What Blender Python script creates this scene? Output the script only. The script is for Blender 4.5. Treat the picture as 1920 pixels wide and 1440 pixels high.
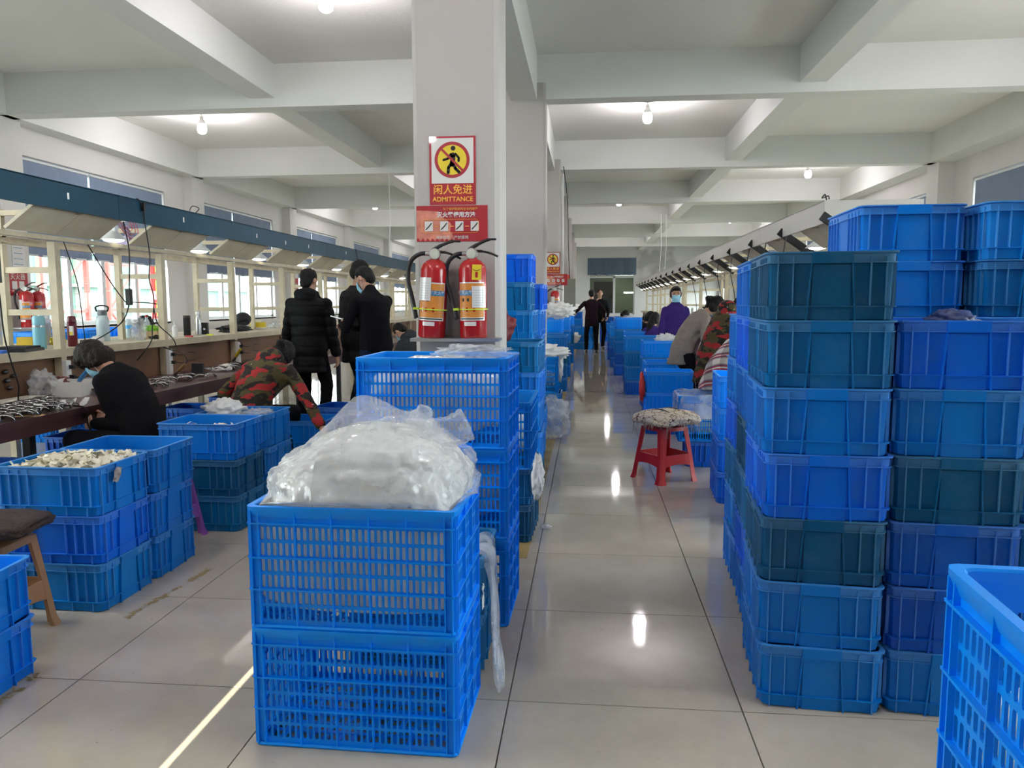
import bpy, bmesh, math, random
from math import sin, cos, pi, radians
from mathutils import Vector, Matrix, noise
random.seed(7)
for o in list(bpy.data.objects): bpy.data.objects.remove(o)
SC = bpy.context.scene
COL = SC.collection
V = Vector

# ---------------------------------------------------------------- camera
cd = bpy.data.cameras.new('camera'); cam = bpy.data.objects.new('camera', cd); COL.objects.link(cam)
YAW, PIT, ROL = 9.85528789e-02, 1.05587709e-01, -2.51841238e-03
_F = V((-sin(YAW)*cos(PIT), cos(YAW)*cos(PIT), -sin(PIT))); _R = V((cos(YAW), sin(YAW), 0)); _U = _R.cross(_F)
_R2 = _R*cos(ROL)+_U*sin(ROL); _U2 = -_R*sin(ROL)+_U*cos(ROL)
M = Matrix((_R2, _U2, -_F)).transposed().to_4x4(); M.translation = V((0.265, -2.5325, 1.3848))
cam.matrix_world = M
cd.sensor_width = 36; cd.lens = 1433.8/1920*36; cd.clip_start = .05; cd.clip_end = 200
SC.camera = cam
# ---------------------------------------------------------------- view and world
SC.view_settings.view_transform = 'Standard'; SC.view_settings.look = 'None'
SC.view_settings.gamma = 1; SC.view_settings.use_curve_mapping = False
SC.view_settings.exposure = 1.18
SC.cycles.max_bounces = 7; SC.cycles.diffuse_bounces = 5; SC.cycles.glossy_bounces = 4
SC.cycles.transparent_max_bounces = 12; SC.cycles.transmission_bounces = 5
SC.cycles.sample_clamp_indirect = 6; SC.cycles.caustics_reflective = False; SC.cycles.caustics_refractive = False
W = bpy.data.worlds.new('sky'); SC.world = W; W.use_nodes = True
bg = W.node_tree.nodes['Background']
bg.inputs[0].default_value = (.93, .97, 1.0, 1); bg.inputs[1].default_value = 9.0

# room numbers (metres): x across, y along the aisle, z up
WXL, WXR = -8.26, 7.22          # inner faces of the two window walls
PXL, PXR = -8.05, 6.92          # faces of the wall piers
BEAM_Y = [-2.9, 2.47, 7.85, 13.25, 18.6, 24.0, 29.35, 34.7]
SLAB, BEAMZ, LONGZ = 4.62, 4.05, 4.17
YEND, YNEAR = 39.5, -7.9

def portal(name, x, y, z, sx, sy, rot):
    l = bpy.data.lights.new(name, 'AREA'); l.shape = 'RECTANGLE'; l.size = sx; l.size_y = sy
    o = bpy.data.objects.new(name, l); o.location = (x, y, z); o.rotation_euler = rot; COL.objects.link(o)
    l.cycles.is_portal = True
WIN = []
for i in range(len(BEAM_Y)):
    a = BEAM_Y[i]+.60
    b = (BEAM_Y[i+1] if i+1 < len(BEAM_Y) else YEND+.4)-.80
    WIN.append((a, b))
for a, b in WIN:
    portal('window_portal', WXL-.2, (a+b)/2, 1.7, 1.35, b-a, (0, -pi/2, 0))
    portal('window_portal', WXR+.2, (a+b)/2, 1.7, 1.35, b-a, (0, pi/2, 0))

# low sun that reaches the hall only through the gap of the door behind the camera
sl = bpy.data.lights.new('sun', 'SUN'); sl.energy = 14; sl.angle = .0012; sl.color = (1, .95, .78); so = bpy.data.objects.new('sun', sl); COL.objects.link(so)
so.location = (-1, -20, 8); so.rotation_euler = (radians(90-15), 0, 0)
# ---------------------------------------------------------------- materials
MATS = {}
def nt(m): return m.node_tree.nodes, m.node_tree.links
def mat(name, col, rough=.5, metal=0, var=.08, scale=8, bump=0, bscale=60, spec=.5, coat=0, trans=0, alpha=1, emit=0, sss=0, ior=1.45):
    if name in MATS: return MATS[name]
    m = bpy.data.materials.new(name); m.use_nodes = True; n, l = nt(m); b = n['Principled BSDF']
    c = tuple(col)+(1,)
    b.inputs['Roughness'].default_value = rough; b.inputs['Metallic'].default_value = metal
    b.inputs['Specular IOR Level'].default_value = spec; b.inputs['Coat Weight'].default_value = coat
    b.inputs['Transmission Weight'].default_value = trans; b.inputs['Alpha'].default_value = alpha
    b.inputs['IOR'].default_value = ior
    if sss: b.inputs['Subsurface Weight'].default_value = sss; b.inputs['Subsurface Radius'].default_value = (.02, .01, .006)
    if emit: b.inputs['Emission Color'].default_value = c; b.inputs['Emission Strength'].default_value = emit
    tc = n.new('ShaderNodeTexCoord')
    if var:
        t = n.new('ShaderNodeTexNoise'); t.inputs['Scale'].default_value = scale; t.inputs['Detail'].default_value = 5
        mx = n.new('ShaderNodeMix'); mx.data_type = 'RGBA'
        mx.inputs['A'].default_value = tuple(max(0, v*(1-var*1.6)) for v in col)+(1,)
        mx.inputs['B'].default_value = tuple(min(1, v*(1+var*1.6)) for v in col)+(1,)
        l.new(tc.outputs['Object'], t.inputs['Vector']); l.new(t.outputs['Fac'], mx.inputs['Factor']); l.new(mx.outputs['Result'], b.inputs['Base Color'])
    else: b.inputs['Base Color'].default_value = c
    if bump:
        t2 = n.new('ShaderNodeTexNoise'); t2.inputs['Scale'].default_value = bscale; t2.inputs['Detail'].default_value = 4
        bp = n.new('ShaderNodeBump'); bp.inputs['Strength'].default_value = bump; bp.inputs['Distance'].default_value = .02
        l.new(tc.outputs['Object'], t2.inputs['Vector']); l.new(t2.outputs['Fac'], bp.inputs['Height']); l.new(bp.outputs['Normal'], b.inputs['Normal'])
    MATS[name] = m; return m

def crate_mat():
    m = bpy.data.materials.new('blue_crate_plastic'); m.use_nodes = True; n, l = nt(m); b = n['Principled BSDF']; b.inputs['Specular IOR Level'].default_value = .22
    oi = n.new('ShaderNodeObjectInfo'); tc = n.new('ShaderNodeTexCoord')
    t = n.new('ShaderNodeTexNoise'); t.inputs['Scale'].default_value = 7; t.inputs['Detail'].default_value = 8; t.inputs['Roughness'].default_value = .7
    add = n.new('ShaderNodeVectorMath'); add.operation = 'ADD'; l.new(tc.outputs['Object'], add.inputs[0])
    cmb = n.new('ShaderNodeCombineXYZ'); mul = n.new('ShaderNodeMath'); mul.operation = 'MULTIPLY'; mul.inputs[1].default_value = 40
    l.new(oi.outputs['Random'], mul.inputs[0]); l.new(mul.outputs[0], cmb.inputs[0]); l.new(cmb.outputs[0], add.inputs[1]); l.new(add.outputs[0], t.inputs['Vector'])
    r = n.new('ShaderNodeValToRGB'); r.color_ramp.elements[0].position = .48; r.color_ramp.elements[1].position = .8
    r.color_ramp.elements[1].color = (.22, .22, .22, 1)
    l.new(t.outputs['Fac'], r.inputs['Fac'])
    mx = n.new('ShaderNodeMix'); mx.data_type = 'RGBA'; l.new(r.outputs['Color'], mx.inputs['Factor']); l.new(oi.outputs['Color'], mx.inputs['A'])
    mx.inputs['B'].default_value = (.12, .22, .36, 1); l.new(mx.outputs['Result'], b.inputs['Base Color'])
    mr = n.new('ShaderNodeMapRange'); mr.inputs['To Min'].default_value = .28; mr.inputs['To Max'].default_value = .5
    l.new(t.outputs['Fac'], mr.inputs['Value']); l.new(mr.outputs[0], b.inputs['Roughness'])
    b.inputs['Subsurface Weight'].default_value = 0
    return m
M_CRATE = crate_mat()
def crate_edge():  # paler ribs and rims: wear, with light caught on edges painted in
    m = bpy.data.materials.new('worn_lit_crate_edge'); m.use_nodes = True; n, l = nt(m); b = n['Principled BSDF']; oi = n.new('ShaderNodeObjectInfo')
    mx = n.new('ShaderNodeMix'); mx.data_type = 'RGBA'; mx.inputs['Factor'].default_value = .16; l.new(oi.outputs['Color'], mx.inputs['A']); mx.inputs['B'].default_value = (.25, .55, .80, 1)
    l.new(mx.outputs['Result'], b.inputs['Base Color']); b.inputs['Roughness'].default_value = .4; b.inputs['Specular IOR Level'].default_value = .35; return m
M_CEDGE = crate_edge()
def plaster(name, col, bump=.15):
    return mat(name, col, .75, var=.03, scale=1.3, bump=bump, bscale=30)
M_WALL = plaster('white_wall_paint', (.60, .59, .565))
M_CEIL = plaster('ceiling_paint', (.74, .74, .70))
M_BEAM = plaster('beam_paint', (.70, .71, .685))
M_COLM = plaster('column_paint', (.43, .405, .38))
M_GROUT = mat('grout', (.09, .08, .07), .9)
M_PLY = mat('plywood', (.20, .105, .058), .6, var=.3, scale=3)
M_CREAM = mat('old_cream_paint', (.52, .45, .31), .5, var=.22, scale=9, bump=.1)
M_CREAM2 = mat('cream_board', (.58, .52, .39), .5, var=.15, scale=4)
M_TABLE = mat('maroon_laminate', (.075, .032, .032), .28, var=.2, scale=5)
M_FASC = mat('petrol_blue_paint', (.006, .050, .085), .45, spec=.25, var=.15, scale=3, bump=.05)
M_FASCR = mat('grey_white_sheet_metal', (.52, .50, .45), .4, var=.04, scale=2)
M_DARK = mat('black_plastic', (.012, .012, .013), .35, var=.1)
M_BLKM = mat('black_matt', (.014, .014, .015), .7, var=.2)
M_SILV = mat('brushed_steel', (.55, .55, .55), .28, metal=1, var=.05)
M_WHITE = mat('white_plastic', (.78, .78, .76), .4, var=.03)
M_PAPER = mat('white_paper', (.80, .79, .72), .8, var=.04)
M_RED = mat('red_enamel', (.40, .012, .015), .22, var=.05, coat=.3)
M_REDP = mat('red_plastic', (.42, .012, .016), .35, var=.08)
M_YEL = mat('yellow_print', (.75, .55, .03), .5, var=.05)
M_LIME = mat('lime_band', (.55, .75, .05), .5, var=.05)
M_ORG = mat('orange_label', (.60, .22, .03), .45, var=.15, scale=30)
M_BLUEL = mat('blue_label', (.02, .20, .42), .45, var=.1)
M_CORD = mat('black_cord_rubber', (.01, .01, .01), .5, var=0)
M_BLIND = mat('grey_blue_blind_fabric', (.17, .22, .31), .8, var=.06, scale=5)
M_ALU = mat('white_window_frame', (.62, .64, .64), .35, var=.04)
M_GLOW = mat('lit_bulb', (1, .93, .96), .3, var=0, emit=38)
M_SKIN = mat('skin', (.50, .27, .18), .5, var=.06, scale=20, sss=.05)
M_HAIR = mat('black_hair', (.006, .005, .005), .5, spec=.25, var=.4, scale=60, bump=.5, bscale=120)
M_HAIRB = mat('brown_hair', (.014, .008, .005), .5, spec=.25, var=.5, scale=50, bump=.5, bscale=120)
M_MASK = mat('light_blue_mask_cloth', (.32, .62, .78), .8, var=.05)

def cloth(name, col, var=.2, bump=.3): return mat(name, tuple(c*.75 for c in col) if max(col) < .03 else col, .9, var=var, scale=14, bump=bump, bscale=25, spec=.1)

def camo_mat():
    m = bpy.data.materials.new('red_olive_black_camouflage'); m.use_nodes = True; n, l = nt(m); b = n['Principled BSDF']
    tc = n.new('ShaderNodeTexCoord'); mp = n.new('ShaderNodeMapping'); mp.inputs['Scale'].default_value = (1, 1, 1.9); l.new(tc.outputs['Object'], mp.inputs[0])
    def nz(sc, off):
        a = n.new('ShaderNodeVectorMath'); a.operation = 'ADD'; a.inputs[1].default_value = (off, off*2, -off); l.new(mp.outputs[0], a.inputs[0])
        t = n.new('ShaderNodeTexNoise'); t.inputs['Scale'].default_value = sc; t.inputs['Detail'].default_value = 2.5; l.new(a.outputs[0], t.inputs['Vector']); return t
    def step(t, at):
        r = n.new('ShaderNodeValToRGB'); r.color_ramp.interpolation = 'CONSTANT'; r.color_ramp.elements[1].position = at; l.new(t.outputs['Fac'], r.inputs['Fac']); return r
    def mix(f, a, c):
        x = n.new('ShaderNodeMix'); x.data_type = 'RGBA'; l.new(f.outputs['Color'], x.inputs['Factor'])
        if isinstance(a, tuple): x.inputs['A'].default_value = a
        else: l.new(a.outputs['Result'], x.inputs['A'])
        x.inputs['B'].default_value = c; return x
    x = mix(step(nz(9, 0), .50), (.012, .010, .008, 1), (.070, .058, .018, 1))
    x = mix(step(nz(8, 7), .55), x, (.33, .016, .018, 1))
    x = mix(step(nz(17, 3), .72), x, (.6, .55, .5, 1))
    l.new(x.outputs['Result'], b.inputs['Base Color']); b.inputs['Roughness'].default_value = .9
    return m
M_CAMO = camo_mat()
def plaid_mat():
    m = bpy.data.materials.new('red_white_blue_check_cloth'); m.use_nodes = True; n, l = nt(m); b = n['Principled BSDF']
    tc = n.new('ShaderNodeTexCoord'); mp = n.new('ShaderNodeMapping'); mp.inputs['Rotation'].default_value = (.5, .5, .3); l.new(tc.outputs['Object'], mp.inputs[0])
    t = n.new('ShaderNodeTexWave'); t.inputs['Scale'].default_value = 2.6; t.inputs['Distortion'].default_value = 1.2; t.bands_direction = 'Z'; l.new(mp.outputs[0], t.inputs['Vector'])
    t2 = n.new('ShaderNodeTexWave'); t2.inputs['Scale'].default_value = 2.1; t2.inputs['Distortion'].default_value = .8; t2.bands_direction = 'X'; l.new(mp.outputs[0], t2.inputs['Vector'])
    r = n.new('ShaderNodeValToRGB'); e = r.color_ramp; e.interpolation = 'CONSTANT'; e.elements[0].color = (.62, .58, .52, 1)
    for p, c in ((.38, (.40, .30, .27, 1)), (.62, (.07, .11, .22, 1)), (.80, (.40, .02, .03, 1))):
        q = e.elements.new(p); q.color = c
    e.elements[-1].position = .97
    e.elements[-1].color = (.62, .58, .52, 1)
    l.new(t.outputs['Fac'], r.inputs['Fac'])
    r2 = n.new('ShaderNodeValToRGB'); r2.color_ramp.interpolation = 'CONSTANT'; r2.color_ramp.elements[1].position = .6; l.new(t2.outputs['Fac'], r2.inputs['Fac'])
    x = n.new('ShaderNodeMix'); x.data_type = 'RGBA'; x.blend_type = 'MULTIPLY'; x.inputs['Factor'].default_value = .45
    l.new(r.outputs['Color'], x.inputs['A']); l.new(r2.outputs['Color'], x.inputs['B']); l.new(x.outputs['Result'], b.inputs['Base Color']); b.inputs['Roughness'].default_value = .85
    return m
M_PLAID = plaid_mat()
def film_mat(name, col, op_lo, op_hi, rough=.18, scale=9):
    """crumpled polythene: part see-through, part milky, with creases"""
    m = bpy.data.materials.new(name); m.use_nodes = True; n, l = nt(m); b = n['Principled BSDF']; out = n['Material Output']
    b.inputs['Base Color'].default_value = tuple(col)+(1,); b.inputs['Roughness'].default_value = rough; b.inputs['Specular IOR Level'].default_value = .8
    tr = n.new('ShaderNodeBsdfTranslucent'); tr.inputs[0].default_value = tuple(col)+(1,)
    m1 = n.new('ShaderNodeMixShader'); m1.inputs[0].default_value = .28; l.new(b.outputs[0], m1.inputs[1]); l.new(tr.outputs[0], m1.inputs[2])
    tp = n.new('ShaderNodeBsdfTransparent'); m2 = n.new('ShaderNodeMixShader'); l.new(tp.outputs[0], m2.inputs[1]); l.new(m1.outputs[0], m2.inputs[2])
    tc = n.new('ShaderNodeTexCoord')
    t = n.new('ShaderNodeTexNoise'); t.inputs['Scale'].default_value = 6; t.inputs['Detail'].default_value = 6; l.new(tc.outputs['Object'], t.inputs['Vector'])
    mr = n.new('ShaderNodeMapRange'); mr.inputs['From Min'].default_value = .35; mr.inputs['From Max'].default_value = .65
    mr.inputs['To Min'].default_value = op_lo; mr.inputs['To Max'].default_value = op_hi; l.new(t.outputs['Fac'], mr.inputs['Value']); l.new(mr.outputs[0], m2.inputs[0])
    l.new(m2.outputs[0], out.inputs[0])
    geo = n.new('ShaderNodeNewGeometry'); wn = n.new('ShaderNodeTexNoise'); wn.inputs['Scale'].default_value = 5; wn.inputs['Detail'].default_value = 3; l.new(tc.outputs['Object'], wn.inputs['Vector'])
    wa = n.new('ShaderNodeVectorMath'); wa.operation = 'MULTIPLY_ADD'; wa.inputs[1].default_value = (.16, .16, .16); l.new(wn.outputs['Color'], wa.inputs[0]); l.new(tc.outputs['Object'], wa.inputs[2])
    prev = geo.outputs['Normal']
    for sc, k in ((scale, .55), (scale*2.6, .40), (scale*7, .22)):
        vo = n.new('ShaderNodeTexVoronoi'); vo.inputs['Scale'].default_value = sc; mp = n.new('ShaderNodeMapping'); mp.inputs['Scale'].default_value = (1, 1, .55); mp.inputs['Rotation'].default_value = (.4, .5, sc); l.new(wa.outputs[0], mp.inputs[0]); l.new(mp.outputs[0], vo.inputs['Vector'])
        sb = n.new('ShaderNodeVectorMath'); sb.operation = 'SUBTRACT'; sb.inputs[1].default_value = (.5, .5, .5); l.new(vo.outputs['Color'], sb.inputs[0])
        ma = n.new('ShaderNodeVectorMath'); ma.operation = 'MULTIPLY_ADD'; ma.inputs[1].default_value = (k, k, k); l.new(sb.outputs[0], ma.inputs[0]); l.new(prev, ma.inputs[2]); prev = ma.outputs[0]
    nn = n.new('ShaderNodeVectorMath'); nn.operation = 'NORMALIZE'; l.new(prev, nn.inputs[0]); l.new(nn.outputs[0], b.inputs['Normal'])
    return m
M_FILM = film_mat('milky_polythene', (.95, .95, .92), .82, .99, .12, 7)
M_FILMT = film_mat('thin_clear_polythene', (.82, .86, .88), .18, .5)
M_FILMW = film_mat('crisp_outer_polythene', (.84, .87, .88), .12, .42, .10, 5)
M_FILL = mat('white_wrapped_goods', (.78, .78, .72), .5, var=.12, scale=22, bump=.6, bscale=30)

# ---------------------------------------------------------------- mesh helpers
class MB:
    def __init__(s): s.v = []; s.f = []; s.m = []; s.k = 0
    def add(s, vs, fs):
        o = len(s.v); s.v += [tuple(p) for p in vs]; s.f += [tuple(i+o for i in f) for f in fs]; s.m += [s.k]*len(fs); return s
    def box(s, c, d, R=None, top=None):
        x, y, z = (k/2 for k in d); tx, ty = top if top else (1, 1)
        p = [(-x, -y, -z), (x, -y, -z), (x, y, -z), (-x, y, -z), (-x*tx, -y*ty, z), (x*tx, -y*ty, z), (x*tx, y*ty, z), (-x*tx, y*ty, z)]
        p = [V(q) for q in p]
        if R is not None:
            if not isinstance(R, Matrix): R = Matrix.Rotation(R, 3, 'Z')
            p = [R @ q for q in p]
        return s.add([q+V(c) for q in p], [(0, 3, 2, 1), (4, 5, 6, 7), (0, 1, 5, 4), (1, 2, 6, 5), (2, 3, 7, 6), (3, 0, 4, 7)])
    def span(s, a, b): return s.box([(a[i]+b[i])/2 for i in range(3)], [abs(b[i]-a[i]) for i in range(3)])
    def rings(s, rs, cap=True, close=False):
        n = len(rs[0]); vs = [p for r in rs for p in r]; fs = []
        for i in range(len(rs)-1):
            for j in range(n): fs.append((i*n+j, i*n+(j+1) % n, (i+1)*n+(j+1) % n, (i+1)*n+j))
        if close:
            k = len(rs)-1
            for j in range(n): fs.append((k*n+j, k*n+(j+1) % n, (j+1) % n, j))
        elif cap:
            fs.append(tuple(range(n-1, -1, -1))); fs.append(tuple((len(rs)-1)*n+j for j in range(n)))
        return s.add(vs, fs)
    def lathe(s, prof, c=(0, 0, 0), n=20, R=None):
        rs = []
        for r, z in prof:
            ring = [V((r*cos(2*pi*j/n), r*sin(2*pi*j/n), z)) for j in range(n)]
            if R is not None: ring = [R @ q for q in ring]
            rs.append([q+V(c) for q in ring])
        return s.rings(rs)
    def tube(s, pts, r, n=8, closed=False):
        pts = [V(p) for p in pts]; rr = r if isinstance(r, (list, tuple)) else [r]*len(pts); rs = []; up = None
        for i, p in enumerate(pts):
            a = pts[i-1] if (i or closed) else p; b = pts[(i+1) % len(pts)] if (i < len(pts)-1 or closed) else p
            t = (b-a).normalized()
            if up is None: up = V((0, 0, 1)) if abs(t.z) < .9 else V((1, 0, 0))
            x = t.cross(up).normalized(); up = x.cross(t).normalized()
            rs.append([p+(x*cos(2*pi*j/n)+up*sin(2*pi*j/n))*rr[i] for j in range(n)])
        return s.rings(rs, close=closed)
    def cap(s, p0, p1, r0, r1, n=12, h=4):
        p0, p1 = V(p0), V(p1); t = (p1-p0); L = t.length or 1e-4; t = t/L
        up = V((0, 0, 1)) if abs(t.z) < .9 else V((1, 0, 0)); x = t.cross(up).normalized(); y = x.cross(t)
        rs = []
        def ring(c, r): rs.append([c+(x*cos(2*pi*j/n)+y*sin(2*pi*j/n))*max(r, 1e-4) for j in range(n)])
        for k in range(h+1): a = -pi/2+k*pi/2/h; ring(p0+t*r0*sin(a), r0*cos(a))
        for k in range(h+1): a = k*pi/2/h; ring(p1+t*r1*sin(a), r1*cos(a))
        return s.rings(rs)
    def ell(s, c, r, R=None, n=16, h=10):
        rs = []
        for k in range(h+1):
            a = -pi/2+pi*k/h
            ring = [V((r[0]*cos(a)*cos(2*pi*j/n), r[1]*cos(a)*sin(2*pi*j/n), r[2]*sin(a))) for j in range(n)]
            if k in (0, h): ring = [q+V((1e-5*cos(j), 1e-5*sin(j), 0)) for j, q in enumerate(ring)]
            if R is not None: ring = [R @ q for q in ring]
            rs.append([q+V(c) for q in ring])
        return s.rings(rs)
    def mesh(s, name, mats, smooth=0):
        me = bpy.data.meshes.new(name); me.from_pydata(s.v, [], s.f)
        for m in (mats if isinstance(mats, (list, tuple)) else [mats]): me.materials.append(m)
        me.polygons.foreach_set('material_index', s.m)
        if smooth:
            me.shade_smooth()
            if smooth < 180: me.set_sharp_from_angle(angle=radians(smooth))
        me.update(); return me
    def build(s, name, mats, parent=None, smooth=0, **k):
        return obj(name, s.mesh(name, mats, smooth), parent, **k)

def obj(name, me, parent=None, loc=None, rot=None, label=None, cat=None, group=None, kind=None, color=None):
    o = bpy.data.objects.new(name, me); COL.objects.link(o)
    if parent is not None: o.parent = parent
    if loc is not None: o.location = loc
    if rot is not None: o.rotation_euler = rot if isinstance(rot, (tuple, list)) else (0, 0, rot)
    if label: o['label'] = label
    if cat: o['category'] = cat
    if group: o['group'] = group
    if kind: o['kind'] = kind
    if color: o.color = tuple(color)+(1,)
    return o
def copy(o, loc=None, rot=None, label=None, color=None, group=None, parent=None):
    c = o.copy(); COL.objects.link(c)
    if parent is not None: c.parent = parent
    if loc is not None: c.location = loc
    if rot is not None: c.rotation_euler = rot if isinstance(rot, (tuple, list)) else (0, 0, rot)
    if label: c['label'] = label
    if group: c['group'] = group
    if color: c.color = tuple(color)+(1,)
    for ch in o.children:
        d = ch.copy(); COL.objects.link(d); d.parent = c
        if color and not ch.get('fixed_colour'): d.color = tuple(color)+(1,)
        for g in ch.children:
            e = g.copy(); COL.objects.link(e); e.parent = d
            if color: e.color = tuple(color)+(1,)
    return c
def text_mesh(s, size, extrude=.0008, align='CENTER', bold=0):
    cu = bpy.data.curves.new('lettering', 'FONT'); cu.body = s; cu.size = size; cu.extrude = extrude; cu.align_x = align; cu.align_y = 'CENTER'
    cu.resolution_u = 3; cu.offset = bold
    o = bpy.data.objects.new('lettering', cu); COL.objects.link(o)
    dg = bpy.context.evaluated_depsgraph_get(); me = bpy.data.meshes.new_from_object(o.evaluated_get(dg))
    bpy.data.objects.remove(o); return me
FACE_Y = Matrix.Rotation(pi/2, 4, 'X')
def text(s, size, m, parent, loc, rot=(pi/2, 0, 0), bold=0, name='lettering'):
    me = text_mesh(s, size, bold=bold); me.materials.clear(); me.materials.append(m)
    return obj(name, me, parent, loc, rot)
def bez(pts, n=8):
    """smooth curve through points"""
    P = [V(p) for p in pts]; out = []
    for i in range(len(P)-1):
        a = P[max(i-1, 0)]; b = P[i]; c = P[i+1]; d = P[min(i+2, len(P)-1)]
        for k in range(n):
            t = k/n; out.append(.5*((2*b)+(c-a)*t+(2*a-5*b+4*c-d)*t*t+(3*b-a-3*c+d)*t**3))
    out.append(P[-1]); return out
def crease(q):
    d = noise.voronoi(q)[0]; return min(d[1]-d[0], .6)-.3
def crumple(name, c, r, parent=None, m=None, seed=0, amp=.12, sub=4, flat=None, freq=3.0, shape=None, **k):
    """a crumpled closed film bag"""
    bm = bmesh.new(); bmesh.ops.create_icosphere(bm, subdivisions=sub, radius=1)
    for v in bm.verts:
        d = v.co.normalized(); q = d*freq+V((seed*3.1, seed*1.7, seed))
        w = noise.noise(q)*.9+crease(q*1.1)*.9+crease(q*2.3+V((5, 2, 1)))*.45
        p = d*(1+amp*w)
        p = V((p.x*r[0], p.y*r[1], p.z*r[2]))
        if shape: p = shape(p, d)
        if flat is not None and p.z < flat: p.z = flat+(p.z-flat)*.08
        v.co = p
    me = bpy.data.meshes.new(name); bm.to_mesh(me); bm.free(); me.materials.append(m or M_FILM); me.shade_smooth()
    return obj(name, me, parent, c, **k)
# ================================================================ the room
st = dict(kind='structure')
b = MB(); b.span((WXL-.3, YNEAR-.2, -.12), (WXR+.3, YEND+.3, -.006)); floor = b.build('floor', M_GROUT, **st)
def tile_mat():
    m = bpy.data.materials.new('polished_beige_tile'); m.use_nodes = True; n, l = nt(m); b = n['Principled BSDF']
    g = n.new('ShaderNodeNewGeometry'); t = n.new('ShaderNodeTexNoise'); t.inputs['Scale'].default_value = 1.7; t.inputs['Detail'].default_value = 9; t.inputs['Roughness'].default_value = .65
    l.new(g.outputs['Position'], t.inputs['Vector'])
    r = n.new('ShaderNodeValToRGB'); r.color_ramp.elements[0].position = .3; r.color_ramp.elements[0].color = (.375, .33, .265, 1)
    r.color_ramp.elements[1].position = .75; r.color_ramp.elements[1].color = (.505, .455, .37, 1); l.new(t.outputs['Fac'], r.inputs['Fac'])
    t2 = n.new('ShaderNodeTexNoise'); t2.inputs['Scale'].default_value = 38; t2.inputs['Detail'].default_value = 4; l.new(g.outputs['Position'], t2.inputs['Vector'])
    r2 = n.new('ShaderNodeValToRGB'); r2.color_ramp.elements[0].position = .22; r2.color_ramp.elements[0].color = (.45, .42, .36, 1); r2.color_ramp.elements[1].position = .3; l.new(t2.outputs['Fac'], r2.inputs['Fac'])
    x = n.new('ShaderNodeMix'); x.data_type = 'RGBA'; x.blend_type = 'MULTIPLY'; x.inputs['Factor'].default_value = .8
    l.new(r.outputs['Color'], x.inputs['A']); l.new(r2.outputs['Color'], x.inputs['B']); l.new(x.outputs['Result'], b.inputs['Base Color'])
    mr = n.new('ShaderNodeMapRange'); mr.inputs['To Min'].default_value = .02; mr.inputs['To Max'].default_value = .065; l.new(t.outputs['Fac'], mr.inputs['Value']); l.new(mr.outputs[0], b.inputs['Roughness'])
    b.inputs['Specular IOR Level'].default_value = .55; return m
M_TILE = tile_mat()
tb = MB(); tb.box((0, 0, -.004), (.7965, .7965, .008), top=(.998, .998)); tmesh = tb.mesh('floor_tile', M_TILE)
cand = []
for i in range(-11, 10):
    for j in range(-4, 50):
        cx, cy = (i+.5)*.8, (j+.5)*.8
        if not (WXL-.2 < cx < WXR+.2 and YNEAR < cy < YEND): continue
        d = V((cx, cy, 0))-cam.location; z = d.dot(_F); u = d.dot(_R2)/z if z > .2 else 9; w = d.dot(_U2)/z if z > .2 else 9
        vis = z > .2 and abs(u) < .80 and w > -.62
        cand.append((not vis, z if z > 0 else 99, cx, cy))
cand.sort(); rest = MB()
for k, (nv, z, cx, cy) in enumerate(cand):
    if k < 290: obj('floor_tile', tmesh, floor, (cx, cy, 0))
    else: rest.box((cx, cy, -.004), (.7965, .7965, .008), top=(.998, .998))
rest.build('floor_tiling', M_TILE, floor, kind='stuff')

cb = MB(); cb.span((WXL-.3, YNEAR-.2, SLAB), (WXR+.3, YEND+.3, SLAB+.15)); ceil = cb.build('ceiling', M_CEIL, **st)
for y in BEAM_Y:
    b = MB(); b.span((WXL, y+.02, BEAMZ), (WXR, y+.30, SLAB)); b.build('cross_beam', M_BEAM, ceil)
for xa, xb, z in ((-4.36, -4.0, LONGZ), (-.76, -.42, BEAMZ-.02), (2.93, 3.26, LONGZ), (WXL, WXL+.32, BEAMZ), (WXR-.42, WXR, BEAMZ)):
    b = MB(); b.span((xa, YNEAR, z), (xb, YEND, SLAB)); b.build('long_beam', M_BEAM, ceil)

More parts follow.
